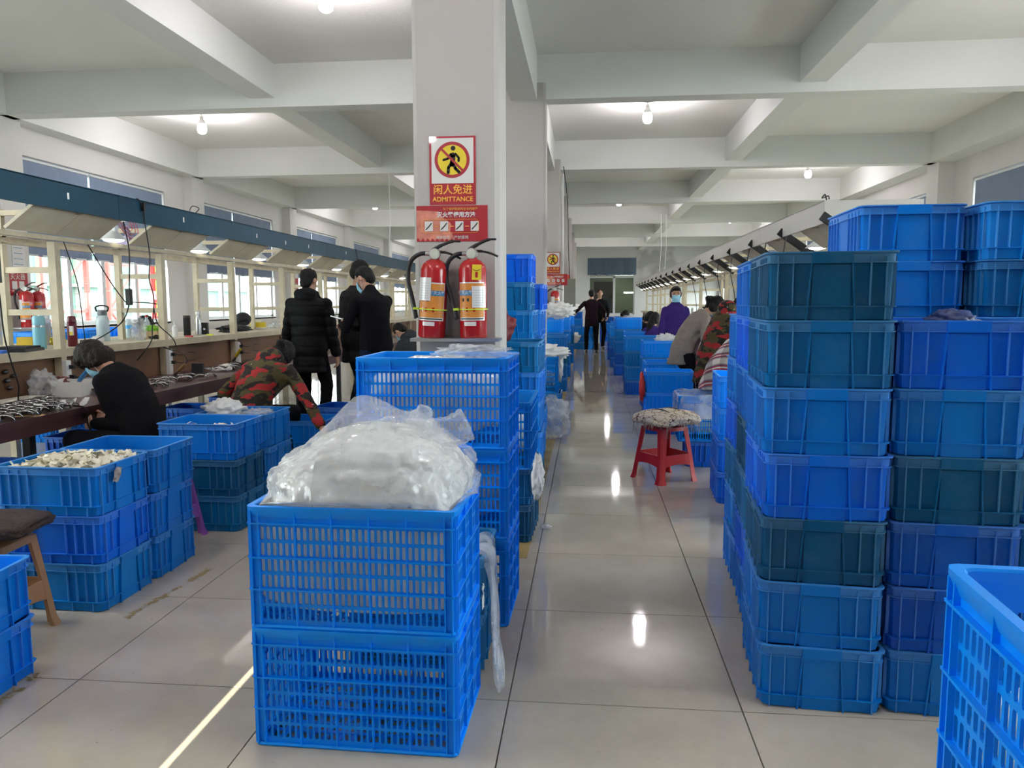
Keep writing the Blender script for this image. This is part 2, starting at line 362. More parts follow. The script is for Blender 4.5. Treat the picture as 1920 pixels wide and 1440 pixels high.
# window walls, one window per bay
SILL, HEAD = 1.02, 3.63
def wall_side(x, s, tag, wi0):
    """s = -1 left, +1 right; wall slab from x outwards"""
    w = MB(); xo = x+s*.24
    lo, hi = min(x, xo), max(x, xo)
    w.span((lo, YNEAR-.2, 0), (hi, YEND+.3, SILL)); w.span((lo, YNEAR-.2, HEAD), (hi, YEND+.3, SLAB))
    ys = [YNEAR-.2]+[v for ab in WIN for v in ab]+[YEND+.3]
    for i in range(0, len(ys), 2): w.span((lo, ys[i], SILL), (hi, ys[i+1], HEAD))
    wl = w.build('wall_'+tag, M_WALL, **st)
    for y in BEAM_Y:
        p = MB(); px = PXL if s < 0 else PXR
        p.span((min(px, x), y-.08, 0), (max(px, x), y+.42, BEAMZ+.01)); p.build('pier', M_WALL, wl)
    for i, (a, bb) in enumerate(WIN):
        r = obj('window_%d' % (wi0+i), None, kind='structure', loc=(x+s*.12, (a+bb)/2, 0)); hw = (bb-a)/2
        f = MB(); t = .035
        f.span((-t, -hw, SILL), (t, hw, SILL+.07)); f.span((-t, -hw, HEAD-.07), (t, hw, HEAD))
        f.span((-t, -hw, SILL), (t, -hw+.07, HEAD)); f.span((-t, hw-.07, SILL), (t, hw, HEAD))
        f.build('window_frame', M_ALU, r)
        for k in (-.45, 0, .5):
            m_ = MB(); m_.span((-t-.01, k*hw-.045, SILL+.06), (t+.01, k*hw+.045, HEAD-.06)); m_.build('mullion', M_ALU, r)
        m_ = MB(); m_.span((-t, -hw+.05, 2.62), (t, hw-.05, 2.68)); m_.build('transom', M_ALU, r)
        g = MB(); g.span((-.004, -hw+.05, SILL+.05), (.004, hw-.05, HEAD-.05)); g.build('glass', M_GLASS, r)
        s_ = MB(); s_.span((-s*.12, -hw-.03, SILL-.03), (s*-.05, hw+.03, SILL+.012)); s_.build('window_sill', M_WHITE, r)
        if bb < 2: continue
        br = 2.08+.03*((i*37) % 3)
        for (ya, yb) in ((a+.03, a+(bb-a)*.42-.02), (a+(bb-a)*.42+.02, bb-.03)):
            rb = obj('roller_blind', None, loc=(x+s*.04, (ya+yb)/2, 0), label='grey-blue roller blind, %s half of the pair on the %s wall, %s' % ('nearer' if ya == a+.03 else 'farther', tag, BAYN[i]), cat='roller blind', group='roller blinds on the window walls')
            q = MB(); hh = (yb-ya)/2; n = 14; vs = []; fs = []
            for kk in range(n+1):
                yy = -hh+2*hh*kk/n; w_ = .006*sin(kk*1.9+i)
                vs += [(w_, yy, HEAD-.05), (w_*2.2+.006, yy, br+.02*sin(kk*.8+i))]
            for kk in range(n): fs.append((kk*2, kk*2+1, kk*2+3, kk*2+2))
            q.add(vs, fs); q.build('blind_cloth', M_BLIND, rb)
            q = MB(); q.tube([(0, -hh, HEAD-.04), (0, hh, HEAD-.04)], .022, 10); q.build('blind_roller', M_ALU, rb, smooth=40)
            q = MB(); q.box((.006, 0, br), (.012, 2*hh, .025)); q.build('blind_bottom_bar', M_ALU, rb)
    return wl
BAYN = ['bay behind the camera', 'first bay', 'second bay', 'third bay', 'fourth bay', 'fifth bay', 'sixth bay', 'last bay']
def glass_mat():
    m = bpy.data.materials.new('window_glass'); m.use_nodes = True; n, l = nt(m); out = n['Material Output']
    tp = n.new('ShaderNodeBsdfTransparent'); tp.inputs[0].default_value = (.93, .97, .96, 1); gl = n.new('ShaderNodeBsdfGlossy'); gl.inputs['Roughness'].default_value = .02
    lw = n.new('ShaderNodeLayerWeight'); pw = n.new('ShaderNodeMath'); pw.operation = 'POWER'; pw.inputs[1].default_value = 5; l.new(lw.outputs['Facing'], pw.inputs[0]); fr = n.new('ShaderNodeMath'); fr.operation = 'MULTIPLY_ADD'; fr.inputs[1].default_value = .6; fr.inputs[2].default_value = .03; l.new(pw.outputs[0], fr.inputs[0]); mx = n.new('ShaderNodeMixShader'); l.new(fr.outputs[0], mx.inputs[0]); l.new(tp.outputs[0], mx.inputs[1]); l.new(gl.outputs[0], mx.inputs[2]); l.new(mx.outputs[0], out.inputs[0]); return m
M_GLASS = glass_mat()
wallL = wall_side(WXL, -1, 'left', 1)
wallR = wall_side(WXR, 1, 'right', 12)
b = MB(); b.span((WXL-.3, YNEAR-.25, 0), (-1.004, YNEAR, SLAB)); b.span((-.980, YNEAR-.25, 0), (WXR+.3, YNEAR, SLAB)); b.span((-1.004, YNEAR-.25, 2.25), (-.980, YNEAR, SLAB)); b.build('wall_near', M_WALL, **st)
dr = obj('door_1', None, kind='structure', loc=(0, YNEAR, 0))
for xa, xb in ((-1.95, -1.006), (-.978, -.05)):
    q = MB(); q.span((xa, .0, .01), (xb, .05, 2.22)); lf = q.build('door_leaf', mat('grey_door_paint', (.35, .36, .36), .4), dr)
    q = MB(); q.span((-1.08 if xa < -1.5 else -.93, .05, 1.0), (-1.05 if xa < -1.5 else -.90, .09, 1.2)); q.build('door_handle', M_SILV, lf)
# far wall with an internal window
fx0, fx1, fz0, fz1 = .30, 2.78, .75, 3.75
b = MB()
b.span((WXL-.3, YEND, 0), (fx0, YEND+.24, SLAB)); b.span((fx1, YEND, 0), (WXR+.3, YEND+.24, SLAB))
b.span((fx0, YEND, 0), (fx1, YEND+.24, fz0)); b.span((fx0, YEND, fz1), (fx1, YEND+.24, SLAB))
def stained():
    m = bpy.data.materials.new('white_paint_with_damp_stain'); m.use_nodes = True; n, l = nt(m); bs = n['Principled BSDF']
    g = n.new('ShaderNodeNewGeometry'); t = n.new('ShaderNodeTexNoise'); t.inputs['Scale'].default_value = 1.1; t.inputs['Detail'].default_value = 7; l.new(g.outputs['Position'], t.inputs['Vector'])
    dd = n.new('ShaderNodeVectorMath'); dd.operation = 'DISTANCE'; dd.inputs[1].default_value = (3.9, YEND, 3.5); l.new(g.outputs['Position'], dd.inputs[0])
    mr = n.new('ShaderNodeMapRange'); mr.inputs['From Min'].default_value = .3; mr.inputs['From Max'].default_value = 2.2; mr.inputs['To Min'].default_value = .22; mr.inputs['To Max'].default_value = -.2; l.new(dd.outputs['Value'], mr.inputs['Value'])
    ad = n.new('ShaderNodeMath'); l.new(t.outputs['Fac'], ad.inputs[0]); l.new(mr.outputs[0], ad.inputs[1])
    r = n.new('ShaderNodeValToRGB'); r.color_ramp.elements[0].position = .55; r.color_ramp.elements[0].color = (.64, .64, .63, 1); r.color_ramp.elements[1].position = .7; r.color_ramp.elements[1].color = (.42, .42, .42, 1)
    l.new(ad.outputs[0], r.inputs['Fac']); l.new(r.outputs['Color'], bs.inputs['Base Color']); bs.inputs['Roughness'].default_value = .8; return m
b.build('wall_far', stained(), **st)
# side room behind the internal window, lit by two tubes
b = MB(); X0, X1, Y0, Y1 = -1.5, 5.5, YEND+.24, YEND+5
b.span((X0-.1, Y0, 0), (X0, Y1, 4)); b.span((X1, Y0, 0), (X1+.1, Y1, 4)); b.span((X0, Y1, 0), (X1, Y1+.1, 4)); b.span((X0, Y0, 4), (X1, Y1, 4.1)); b.span((X0, Y0, -.1), (X1, Y1, 0))
b.build('wall_side_room', mat('green_grey_room_paint', (.20, .22, .16), .8), **st)
r = obj('window_30', None, kind='structure', loc=((fx0+fx1)/2, YEND+.1, 0)); hw = (fx1-fx0)/2
b = MB(); b.span((-hw, -.04, fz0), (hw, .04, fz0+.07)); b.span((-hw, -.04, fz1-.07), (hw, .04, fz1)); b.span((-hw, -.04, fz0), (-hw+.07, .04, fz1)); b.span((hw-.07, -.04, fz0), (hw, .04, fz1)); b.build('window_frame', M_ALU, r)
b = MB(); b.span((.08, -.045, fz0+.05), (.2, .045, fz1-.05)); b.build('mullion', M_ALU, r)
b = MB(); b.span((-hw+.05, -.045, 2.72), (hw-.05, .045, 2.8)); b.build('transom', M_ALU, r)
b = MB(); b.span((-hw+.05, -.004, fz0+.05), (hw-.05, .004, fz1-.05)); b.build('glass', M_GLASS, r)
rb = obj('roller_blind', None, loc=((fx0+fx1)/2, YEND-.05, 0), label='dark grey-blue roller blind over the far internal window', cat='roller blind')
b = MB(); vs = []; n = 16
for k in range(n+1):
    x = -hw-.06+(2*hw+.12)*k/n; vs += [(x, .01*sin(k*1.7), fz1+.03), (x, .02*sin(k*1.7), 2.86)]
b.add(vs, [(2*k, 2*k+1, 2*k+3, 2*k+2) for k in range(n)]); b.build('blind_cloth', mat('dark_blue_blind_fabric', (.10, .14, .20), .8), rb)
b = MB(); b.box((0, 0, 2.86), (2*hw+.1, .02, .03)); b.build('blind_bottom_bar', M_ALU, rb)
M_TUBE = mat('lit_tube', (.95, 1, .9), .3, var=0, emit=14)
for (x, y, z, L) in ((.9, YEND+2, 3.3, .9), (2.3, YEND+3.4, 3.0, 1.2), (2.6, YEND+1.5, 1.95, .7)):
    r = obj('tube_lamp', None, loc=(x, y, z), label='lit fluorescent tube lamp in the room behind the far window, %s' % ('lowest' if z < 2 else 'upper near the blind' if z > 3.2 else 'second highest'), cat='lamp', group='tubes in the far room')
    b = MB(); b.box((0, 0, .05), (L, .16, .05)); b.build('lamp_body', M_WHITE, r)
    b = MB(); b.box((0, 0, 0), (L*.95, .14, .07)); b.build('tube', M_TUBE, r)
b = MB(); b.span((.6, YEND+1.2, 0), (1.65, YEND+1.8, 2.55)); b.build('cabinet', mat('dark_brown_panel', (.05, .035, .028), .6), label='dark brown tall cabinet seen through the far window', cat='cabinet')

# free-standing columns
CW = .56
cols = []
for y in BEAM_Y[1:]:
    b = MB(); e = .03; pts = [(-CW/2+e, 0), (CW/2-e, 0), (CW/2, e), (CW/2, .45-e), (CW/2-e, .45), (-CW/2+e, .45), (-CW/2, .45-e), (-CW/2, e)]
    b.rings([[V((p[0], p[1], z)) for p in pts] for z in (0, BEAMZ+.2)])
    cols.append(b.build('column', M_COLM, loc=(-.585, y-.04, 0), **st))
# ================================================================ outside
def outside():
    hz = mat('pale_render', (.20, .215, .18), .8, var=.08, scale=.4)
    r = obj('unfinished_building', None, loc=(-21, 18, -3), label='pale green netted building under construction outside the left windows', cat='building')
    b = MB(); b.span((-4, -16, 0), (0, 26, 14)); b.build('facade', mat('green_scaffold_net', (.085, .15, .12), .8, var=.25, scale=.6), r)
    for k in range(9):
        q = MB(); q.span((0, -16, .9+1.4*k), (.18, 26, 1.02+1.4*k)); q.build('floor_ledge', hz, r)
    for k in range(20):
        q = MB(); q.span((0, -15.6+2.1*k, 0), (.22, -15.45+2.1*k, 14)); q.build('scaffold_pole', hz, r)
    red = mat('red_crane_paint', (.22, .05, .04), .5, var=.1, scale=2)
    def tower(x, y, w, lab):
        t = obj('lattice_mast', None, loc=(x, y, -3), label=lab, cat='crane mast')
        for sx in (-1, 1):
            for sy in (-1, 1):
                q = MB(); q.box((sx*w/2, sy*w/2, 7), (.10, .10, 14)); q.build('mast_leg', red, t)
        for k in range(10):
            for sx in (-1, 1):
                z = k*1.4; q = MB(); q.box((sx*w/2, 0, z), (.08, w, .08)); q.build('cross_bar', red, t)
                q = MB(); s = 1 if k % 2 else -1
                q.tube([(sx*w/2, -w/2*s, z), (sx*w/2, w/2*s, z+1.4)], .04, 6); q.build('brace', red, t)
        return t
    tower(-13.3, 11.2, 1.6, 'red steel lattice mast outside the second bay window')
    tower(-13.5, 15.4, 1.7, 'red steel lattice mast behind the light blue bottle window')
    tower(-13.6, 20.5, 1.5, 'red steel lattice mast outside the third bay window')
    bn = obj('banner', None, loc=(-10.6, 16.05, 0), label='narrow red hanging banner with yellow marks outside the third bay window', cat='banner')
    q = MB(); q.box((0, 0, 1.9), (.03, .62, 3.4)); q.build('banner_cloth', mat('red_banner_cloth', (.28, .01, .01), .7), bn)
    q = MB(); q.tube([(-.06, .36, -3), (-.06, .36, 3.7)], .03, 8); q.tube([(-.06, .36, 3.6), (0, -.3, 3.6)], .015, 6); q.build('banner_pole', M_SILV, bn)
    for k in range(5):
        q = MB(); q.box((.025, 0, .7+.55*k), (.01, .26, .34)); q.build('yellow_mark', mat('banner_yellow', (.30, .22, .02), .6), bn)
outside()
b = MB(); b.span((-40, -30, -3.2), (-8.6, 60, -3)); b.span((7.6, -30, -3.2), (40, 60, -3)); b.build('exterior_ground', mat('yard_concrete', (.25, .25, .24), .9), **st)

# ================================================================ ceiling bulbs
def bulb_proto():
    r = obj('ceiling_bulb', None, label='x', cat='ceiling lamp', group='bare ceiling bulbs')
    b = MB(); b.lathe([(.0, 0), (.075, 0), (.078, -.012), (.03, -.03), (.0, -.03)], n=20); b.build('ceiling_rose', M_WHITE, r, smooth=40)
    b = MB(); b.lathe([(0, -.02), (.012, -.02), (.012, -.06), (.03, -.065), (.032, -.10), (.03, -.125), (.055, -.15), (.062, -.20), (.0, -.20)], n=20); b.build('lamp_holder', M_WHITE, r, smooth=40)
    b = MB(); b.lathe([(0, -.20), (.066, -.20), (.074, -.24), (.076, -.29), (.066, -.33), (.04, -.352), (0, -.36)], n=24); b.build('bulb', M_GLOW, r, smooth=60)
    return r
bp = bulb_proto(); first = True; PEND = []
names = {(-2.35, 5.2): 'bare white bulb on the ceiling of the nearest bay, left of the first column',
         (-6.3, 10.3): 'bare white bulb on the ceiling beside the left window wall, second bay',
         (1.2, 10.35): 'bare white bulb above the aisle, nearest bay beyond the first cross beam', (5.35, 16.3): 'bare white bulb over the right-hand stacks, third bay',
         (1.17, 21.0): 'small bare white bulb over the far aisle'}
BULBS = list(names)+[(5.35, 5.2), (-6.3, 21.), (-2.35, 15.8), (5.4, 26.5), (1.17, 31.6), (-6.3, 31.6), (-2.35, 26.5), (1.2, -.2), (-6.3, -.2), (-2.35, -5.4), (-2.35, -.2)]  # last two bulbs are added out of view to brighten the near bays
for bi, p in enumerate(BULBS):
    lab = names.get(p) or 'bare white ceiling bulb, %s of those away from the camera\'s near bays' % (['first','second','third','fourth','fifth','sixth','seventh','eighth','ninth','tenth','eleventh'][bi-5])
    if first: o = bp; o.location = (p[0], p[1], SLAB); o['label'] = lab; first = False
    else: o = copy(bp, (p[0], p[1], SLAB), label=lab)
    PEND.append(o)
for o in PEND:
    l = bpy.data.lights.new('bulb_light', 'POINT'); l.energy = 24; l.color = (1, .93, .97); l.shadow_soft_size = .09
    lo = bpy.data.objects.new('bulb_light', l); lo.parent = o; lo.location = (0, 0, -.5); COL.objects.link(lo)
# hanging wires from the beams
for i, (x, y, z0, z1) in enumerate(((-3.85, 13.29, 2.1, BEAMZ+.1), (2.45, 21.3, 2.2, BEAMZ), (2.62, 21.5, 2.2, BEAMZ))):
    b = MB(); b.tube([(x, y, z1), (x+.02, y, (z0+z1)/2), (x-.03, y, z0)], .008, 6)
    b.build('hanging_wire', M_WHITE, smooth=60, label=['thin white wire hanging from a cross beam over the blue canopy', 'thin white wire holding the white canopy, nearer the aisle', 'thin white wire holding the white canopy, farther from the aisle'][i], cat='wire')
# ================================================================ crates and baskets
BL = {'a': ((.0005, .135, .74), 'bright blue'), 'b': ((.0005, .18, .60), 'mid blue'), 'c': ((.001, .14, .37), 'dull teal-blue'), 'd': ((.002, .085, .20), 'dark worn teal'), 'e': ((.0005, .088, .50), 'deep blue'), 'f': ((.0005, .28, .95), 'light blue')}
def rrect(hx, hy, c, z):
    k = c*.3
    return [V(p) for p in ((hx-c, -hy, z), (hx-k, -hy+k, z), (hx, -hy+c, z), (hx, hy-c, z), (hx-k, hy-k, z), (hx-c, hy, z), (-hx+c, hy, z), (-hx+k, hy-k, z), (-hx, hy-c, z), (-hx, -hy+c, z), (-hx+k, -hy+k, z), (-hx+c, -hy, z))]
CH = .221
def crate_proto():
    """stacking crate: short handle sides face -y/+y, long ribbed sides face -x/+x"""
    hx, hy, c = .205, .255, .028
    b = MB()
    prof = [(0, -.016), (.004, -.012), (.043, -.009), (.043, -.002), (.047, -.002), (.047, -.015), (.186, -.012), (.2, -.011)]
    inn = [(.218, -.017), (.012, -.022)]
    b.rings([rrect(hx+o, hy+o, c, z) for z, o in prof+inn])
    b.k = 1
    for s in (-1, 1):      # ribs
        for x in (-.165, -.118, .118, .165): b.box((x, s*(hy-.009), .125), (.0045, .011, .16))
        for y in (-.215, -.17, -.125, -.08, .08, .125, .17, .215): b.box((s*(hx-.009), y, .125), (.011, .0045, .16))
        for x in (-.165, .165): b.box((x, s*(hy-.007), .022), (.004, .008, .04))
        for y in (-.2, -.1, 0, .1, .2): b.box((s*(hx-.007), y, .022), (.008, .004, .04))
    body = b.mesh('plastic_crate', [M_CRATE, M_CEDGE], 30)
    b = MB()
    b.rings([rrect(hx+o, hy+o, c, z) for z, o in ((.184, -.012), (.184, -.003), (.187, -.003), (.187, -.0085), (.212, -.0075), (.216, 0), (.221, 0), (.221, -.013), (.19, -.0165), (.184, -.0165))], close=True)
    rim = b.mesh('rim', M_CEDGE, 30)
    b = MB()            # handle: lip on top, tapering side ribs, recessed panel
    for q in ((-1, 0),):
        y = -hy
        b.box((0, y+.005, .2005), (.125, .013, .035))
        b.box((0, y+.010, .09), (.118, .004, .178))
        for s in (-1, 1):
            b.add([(s*.0625, y+.0005, .2), (s*.0585, y+.0005, .2), (s*.072, y+.0015, .0), (s*.077, y+.0015, .0), (s*.0625, y+.014, .2), (s*.0585, y+.014, .2), (s*.072, y+.014, .0), (s*.077, y+.014, .0)],
                  [(0, 1, 2, 3), (4, 7, 6, 5), (0, 3, 7, 4), (1, 5, 6, 2), (0, 4, 5, 1), (3, 2, 6, 7)])
    hm = b.mesh('handle_panel', M_CRATE)
    r = obj('plastic_crate', body); obj('rim', rim, r); obj('handle_panel', hm, r); obj('handle_panel', hm, r, rot=pi)
    return r
def slot_wall(b, w, h, z0, cols, rows, th=.005, solid=None, groups=5):
    """perforated wall in the xz plane, outer face at y=0 (facing -y), centred on x; the slots are real holes"""
    def P(x, z, y): return (x, y, z)
    cw, rh = w/cols, h/rows
    for r in range(rows):
        for c in range(cols):
            x0, x1 = -w/2+c*cw, -w/2+(c+1)*cw; zz0, zz1 = z0+r*rh, z0+(r+1)*rh; xm = (x0+x1)/2
            if solid and solid(xm, (zz0+zz1)/2):
                b.add([P(x0, zz0, 0), P(x1, zz0, 0), P(x1, zz1, 0), P(x0, zz1, 0)], [(0, 1, 2, 3)]); continue
            sw = cw*.32; a0, a1 = zz0+rh*.065+sw, zz1-rh*.065-sw
            hole = [(xm-sw, a0), (xm-sw*.7, a0-sw*.75), (xm+sw*.7, a0-sw*.75), (xm+sw, a0), (xm+sw, a1), (xm+sw*.7, a1+sw*.75), (xm-sw*.7, a1+sw*.75), (xm-sw, a1)]
            out = [(x0, a0), (x0, zz0), (x1, zz0), (x1, a0), (x1, a1), (x1, zz1), (x0, zz1), (x0, a1)]
            vs = [P(x, z, 0) for x, z in out]+[P(x, z, 0) for x, z in hole]+[P(x, z, th) for x, z in out]+[P(x, z, th) for x, z in hole]
            fs = []
            for k in range(8):
                j = (k+1) % 8
                fs += [(k, j, 8+j, 8+k), (16+j, 16+k, 24+k, 24+j), (8+k, 8+j, 24+j, 24+k)]
            b.add(vs, fs)
def basket_proto(W=.655, D=.455, H=.385, big=True):
    hx, hy, c = W/2, D/2, .02
    r = obj('perforated_crate', None)
    cols = 30 if big else 18; scol = 18 if big else 12
    b = MB(); b.k = 0
    def wall(R, L, cl):
        q = MB(); slot_wall(q, L-.075, H-.082, .022, cl, 6)
        t = .012; half = L/2
        # solid corner strips, bottom and top bands
        q.span((-half+.012, 0, .0), (-half+.038, .006, H-.02)); q.span((half-.038, 0, .0), (half-.012, .006, H-.02))
        q.span((-half+.03, 0, .004), (half-.03, .006, .023)); q.span((-half+.03, 0, H-.061), (half-.03, .006, H-.01))
        # proud ledges and ribs
        for z in (.1205, .2215, H-.056): q.span((-half+.008, -.011, z), (half-.008, .001, z+.005))
        n = 5 if L > .6 else 3
        for k in range(n+1):
            x = -(L-.075)/2+(L-.075)*k/n; q.span((x-.002, -.010, .004), (x+.002, .001, H-.014))
        for x in (-half+.013, half-.017): q.span((x, -.010, .004), (x+.004, .001, H-.014))
        return [tuple(R @ V(p)) for p in q.v], q.f
    for R, L, off, cl in ((Matrix.Rotation(0, 3, 'Z'), W, (0, -hy+.012, 0), cols), (Matrix.Rotation(pi, 3, 'Z'), W, (0, hy-.012, 0), cols), (Matrix.Rotation(pi/2, 3, 'Z'), D, (hx-.012, 0, 0), scol), (Matrix.Rotation(-pi/2, 3, 'Z'), D, (-hx+.012, 0, 0), scol)):
        vs, fs = wall(R, L, cl); vs = [(v[0]+off[0], v[1]+off[1], v[2]) for v in vs]
        b.add(vs, fs)
    body = b.mesh('perforated_wall', M_CRATE); obj('perforated_wall', body, r)
    b = MB(); b.rings([rrect(hx+o, hy+o, c, z) for z, o in ((H-.035, -.013), (H-.035, -.009), (H-.008, 0), (H, 0), (H, -.016), (H-.004, -.019), (H-.035, -.017))], close=True)
    b.build('rim', M_CRATE, r, smooth=30)
    b = MB(); b.rings([rrect(hx+o, hy+o, c, z) for z, o in ((0, -.018), (0, -.004), (.006, -.001), (.012, -.004), (.012, -.018))], close=True)
    b.build('foot_rim', M_CRATE, r, smooth=30)
    b = MB(); n = 14
    for k in range(n):
        x = -hx+.03+(W-.06)*k/(n-1); b.span((x-.009, -hy+.012, .004), (x+.009, hy-.012, .010))
    for k in range(9):
        y = -hy+.03+(D-.06)*k/8; b.span((-hx+.012, y-.006, .0105), (hx-.012, y+.006, .015))
    b.build('floor_grid', M_CRATE, r)
    return r
CRATE = crate_proto(); BASKET = basket_proto()
CRATE.location = (0, 0, -50); BASKET.location = (0, 0, -50)      # prototypes, removed at the end
ORD = ['lowest', 'second up', 'third up', 'fourth up', 'fifth up', 'sixth up', 'seventh up', 'eighth up']
def stack(x, y, n, yaw, where, cols='b', jit=.006, lean=(0, 0), start=0, tilt=None, grp=None, skiplabel=False):
    out = []
    for k in range(n):
        z = (k+start)*CH; cl = BL[cols[k % len(cols)]]
        pos = 'single' if n+start == 1 else ORD[k+start] if k < n-1 or n+start < 3 else 'topmost'
        if n+start == 2: pos = ['lower', 'upper'][k+start]
        o = copy(CRATE, (x+lean[0]*k+random.uniform(-jit, jit), y+lean[1]*k+random.uniform(-jit, jit), z), radians(yaw+random.uniform(-1.2, 1.2)+((tilt or {}).get(k, 0))), color=[v*random.uniform(.92, 1.08) for v in cl[0]], label='%s crate, %s in the %s' % (cl[1], pos, where), group=grp or 'stacked blue crates')
        o['category'] = 'crate'; o.name = 'plastic_crate'; out.append(o)
    return out
def baskets(x, y, zs, yaw, where, cl='b', n0=0):
    out = []
    for k, z in enumerate(zs):
        pos = ['lower', 'upper'][k] if len(zs) == 2 else (ORD[k] if len(zs) > 2 else '')
        o = copy(BASKET, (x, y, z), radians(yaw), color=BL[cl][0], label=('blue slotted basket crate, %s in the %s' % (pos, where)) if pos else 'blue slotted basket crate '+where, group='slotted basket crates')
        o['category'] = 'crate'; out.append(o)
    return out
BH = .3855
# --- right side -------------------------------------------------
stack(1.084, .285, 7, -5, 'front stack bordering the aisle', 'bbdabcd', lean=(-.0030, 0))
stack(1.150, .835, 7, -5, 'stack just behind the front aisle stack', 'bacdbab', lean=(-.004, 0))
stack(1.20, 1.375, 6, -3, 'third stack deep behind the front aisle stack', 'bbcabb')
stack(1.50, .275, 6, -4, 'second stack of the front row', 'beedba'.replace('d', 'd'), lean=(-.003, 0))
stack(1.875, .30, 6, -1, 'third stack of the front row', 'bbcbab')
stack(1.58, .94, 8, -1.5, 'tall stack behind the second front stack', 'bbcbabbb', lean=(-.004, 0))
stack(1.995, .86, 8, -1, 'tall stack behind the third front stack', 'bbcbbacb')
stack(2.41, .86, 8, 0, 'tall stack ending the front block', 'bbcbbacb')
stack(2.28, .32, 6, 0, 'fourth stack of the front row', 'bcbabb')
stack(1.375, 2.99, 4, -3, 'four-high stack behind the red stool', 'aaff')
stack(1.41, 2.42, 1, -6, 'gap before the four-high stack', 'b')
stack(1.36, 4.14, 1, 88, 'place under the lined basket', 'e')
baskets(1.36, 4.14, (CH,), -2, 'lined with clear film beside the red stool', 'b')
stack(1.135, 5.77, 3, 88, 'three-high stack beyond the lined basket', 'eff')
stack(1.62, 5.2, 2, 84, 'two-high stack under the white tray', 'ef')
stack(1.22, 7.15, 3, 90, 'three-high stack by the grey sweater worker', 'eef')
stack(1.24, 7.9, 4, 90, 'four-high stack by the grey sweater worker', 'eebf')
stack(1.08, 9.25, 4, 90, 'four-high stack beside the purple jacket', 'ebbf')
stack(1.16, 11.2, 4, 90, 'four-high stack beyond the purple jacket', 'eebf')
stack(1.03, 12.3, 5, 90, 'five-high stack in the far right-hand row', 'eebbf')
stack(1.0, 14.2, 4, 90, 'four-high stack far down the right-hand row', 'eebf')
stack(1.0, 16.4, 4, 90, 'last four-high stack of the right-hand row', 'eebf')
stack(1.15, 18.6, 4, 90, 'stack beside the walking man', 'eebf')
stack(.95, 25.5, 4, 90, 'stack under the far window', 'eebe')
stack(1.5, 26.0, 4, 90, 'second stack under the far window', 'eebe')
# --- island in front of the column ------------------------------
baskets(-.44, -.125, (0, BH), -1, 'double stack nearest the camera', 'f')
stack(-.365, .385, 2, 90, 'pair with a film sheet hanging out', 'cc', jit=.002)
baskets(-.385, .835, (0, BH, 2*BH), -1, 'triple stack before the column', 'f')
stack(-.245, 2.02, 2, -2, 'pair under the goods basket beside the column', 'dc', jit=.002)
baskets(-.275, 2.03, (2*CH,), 90, 'of white goods right beside the column', 'b')
stack(-.27, 2.95+.28, 5, 0, 'five-high stack behind the column', 'dbbbc')
stack(-.37, 3.80, 8, 0, 'eight-high stack behind the column', 'bbdbbbce'.replace('e', 'a'), jit=.012)
stack(-.32, 4.36, 7, 0, 'seven-high stack behind the eight-high one', 'bbbbbba', jit=.012)
stack(-.26, 5.6, 2, 90, 'pair under the far goods basket', 'bb')
baskets(-.36, 5.62, (2*CH,), 0, 'of white goods beyond the tall stacks', 'b')
stack(-.35, 6.6, 3, 90, 'three-high stack before the second column', 'bbf')
for i, (yy, n) in enumerate(((9.6, 4), (10.8, 5), (12.0, 5), (14.4, 5), (15.3, 5), (16.4, 4))):
    stack(-.30-.1*(i % 2), yy, n, 90, ['first far-left stack past column two', 'second far-left stack past column two', 'third far-left stack past column two', 'first far-left stack past column three', 'second far-left stack past column three', 'third far-left stack past column three'][i], 'bbcbf')
stack(-.15, 22.5, 5, 90, 'heap by the far fire extinguisher', 'ebbbe'); stack(.15, 20.6, 3, 60, 'low heap near the two far men', 'bbf')
stack(-.5, 26, 7, 90, 'tall stack against the far wall', 'ebbbbbe')
# --- left of the left aisle -------------------------------------
stack(-2.135, .79, 3, 90, 'paper-filled stack in the left-hand aisle', 'bab'[::-1], jit=.004)
stack(-2.125, 1.20, 3, 90, 'stack behind the paper-filled one', 'bbb', jit=.008)
stack(-2.09, 2.02, 3, 90, 'stack past the purple stool', 'cdb', jit=.006, tilt={2: -2})
stack(-2.06, 2.43, 3, 90, 'film-filled stack past the purple stool', 'cbb', jit=.006)
stack(-2.09, 3.56, 2, 90, 'pair under the camouflage sleeve', 'eb')
stack(-1.98, 4.35, 2, 80, 'pair behind the camouflage sleeve pair', 'ee')
stack(-1.62, 4.75, 3, 90, 'stack between the standing men', 'eee')
stack(-2.055, -.14, 2, 90, 'low pair at the left edge', 'ff', jit=.003, tilt={1: 5})
for i, (x, y) in enumerate(((-3.35, 1.6), (-3.35, 2.7), (-3.35, 3.3), (-3.35, 4.2), (-3.3, 5.0))):
    stack(x, y, 2, 90, 'pair under the work table, %s from the camera' % ['first', 'second', 'third', 'fourth', 'fifth'][i], 'ee')
stack(-5.3, 4.75, 5, 90, 'stack behind the shelf by the window', 'bbbff'); stack(-5.35, 5.45, 5, 90, 'second stack behind the shelf by the window', 'bbbff')
stack(-5.35, 6.1, 5, 90, 'third stack behind the shelf by the window', 'bbbff')
# --- near basket, cut by the frame ------------------------------
baskets(1.115, -1.60, (CH, CH+BH), -4, 'stack at the near corner holding white goods', 'f')
stack(1.115, -1.60, 1, 86, 'corner under the near slotted baskets', 'b')

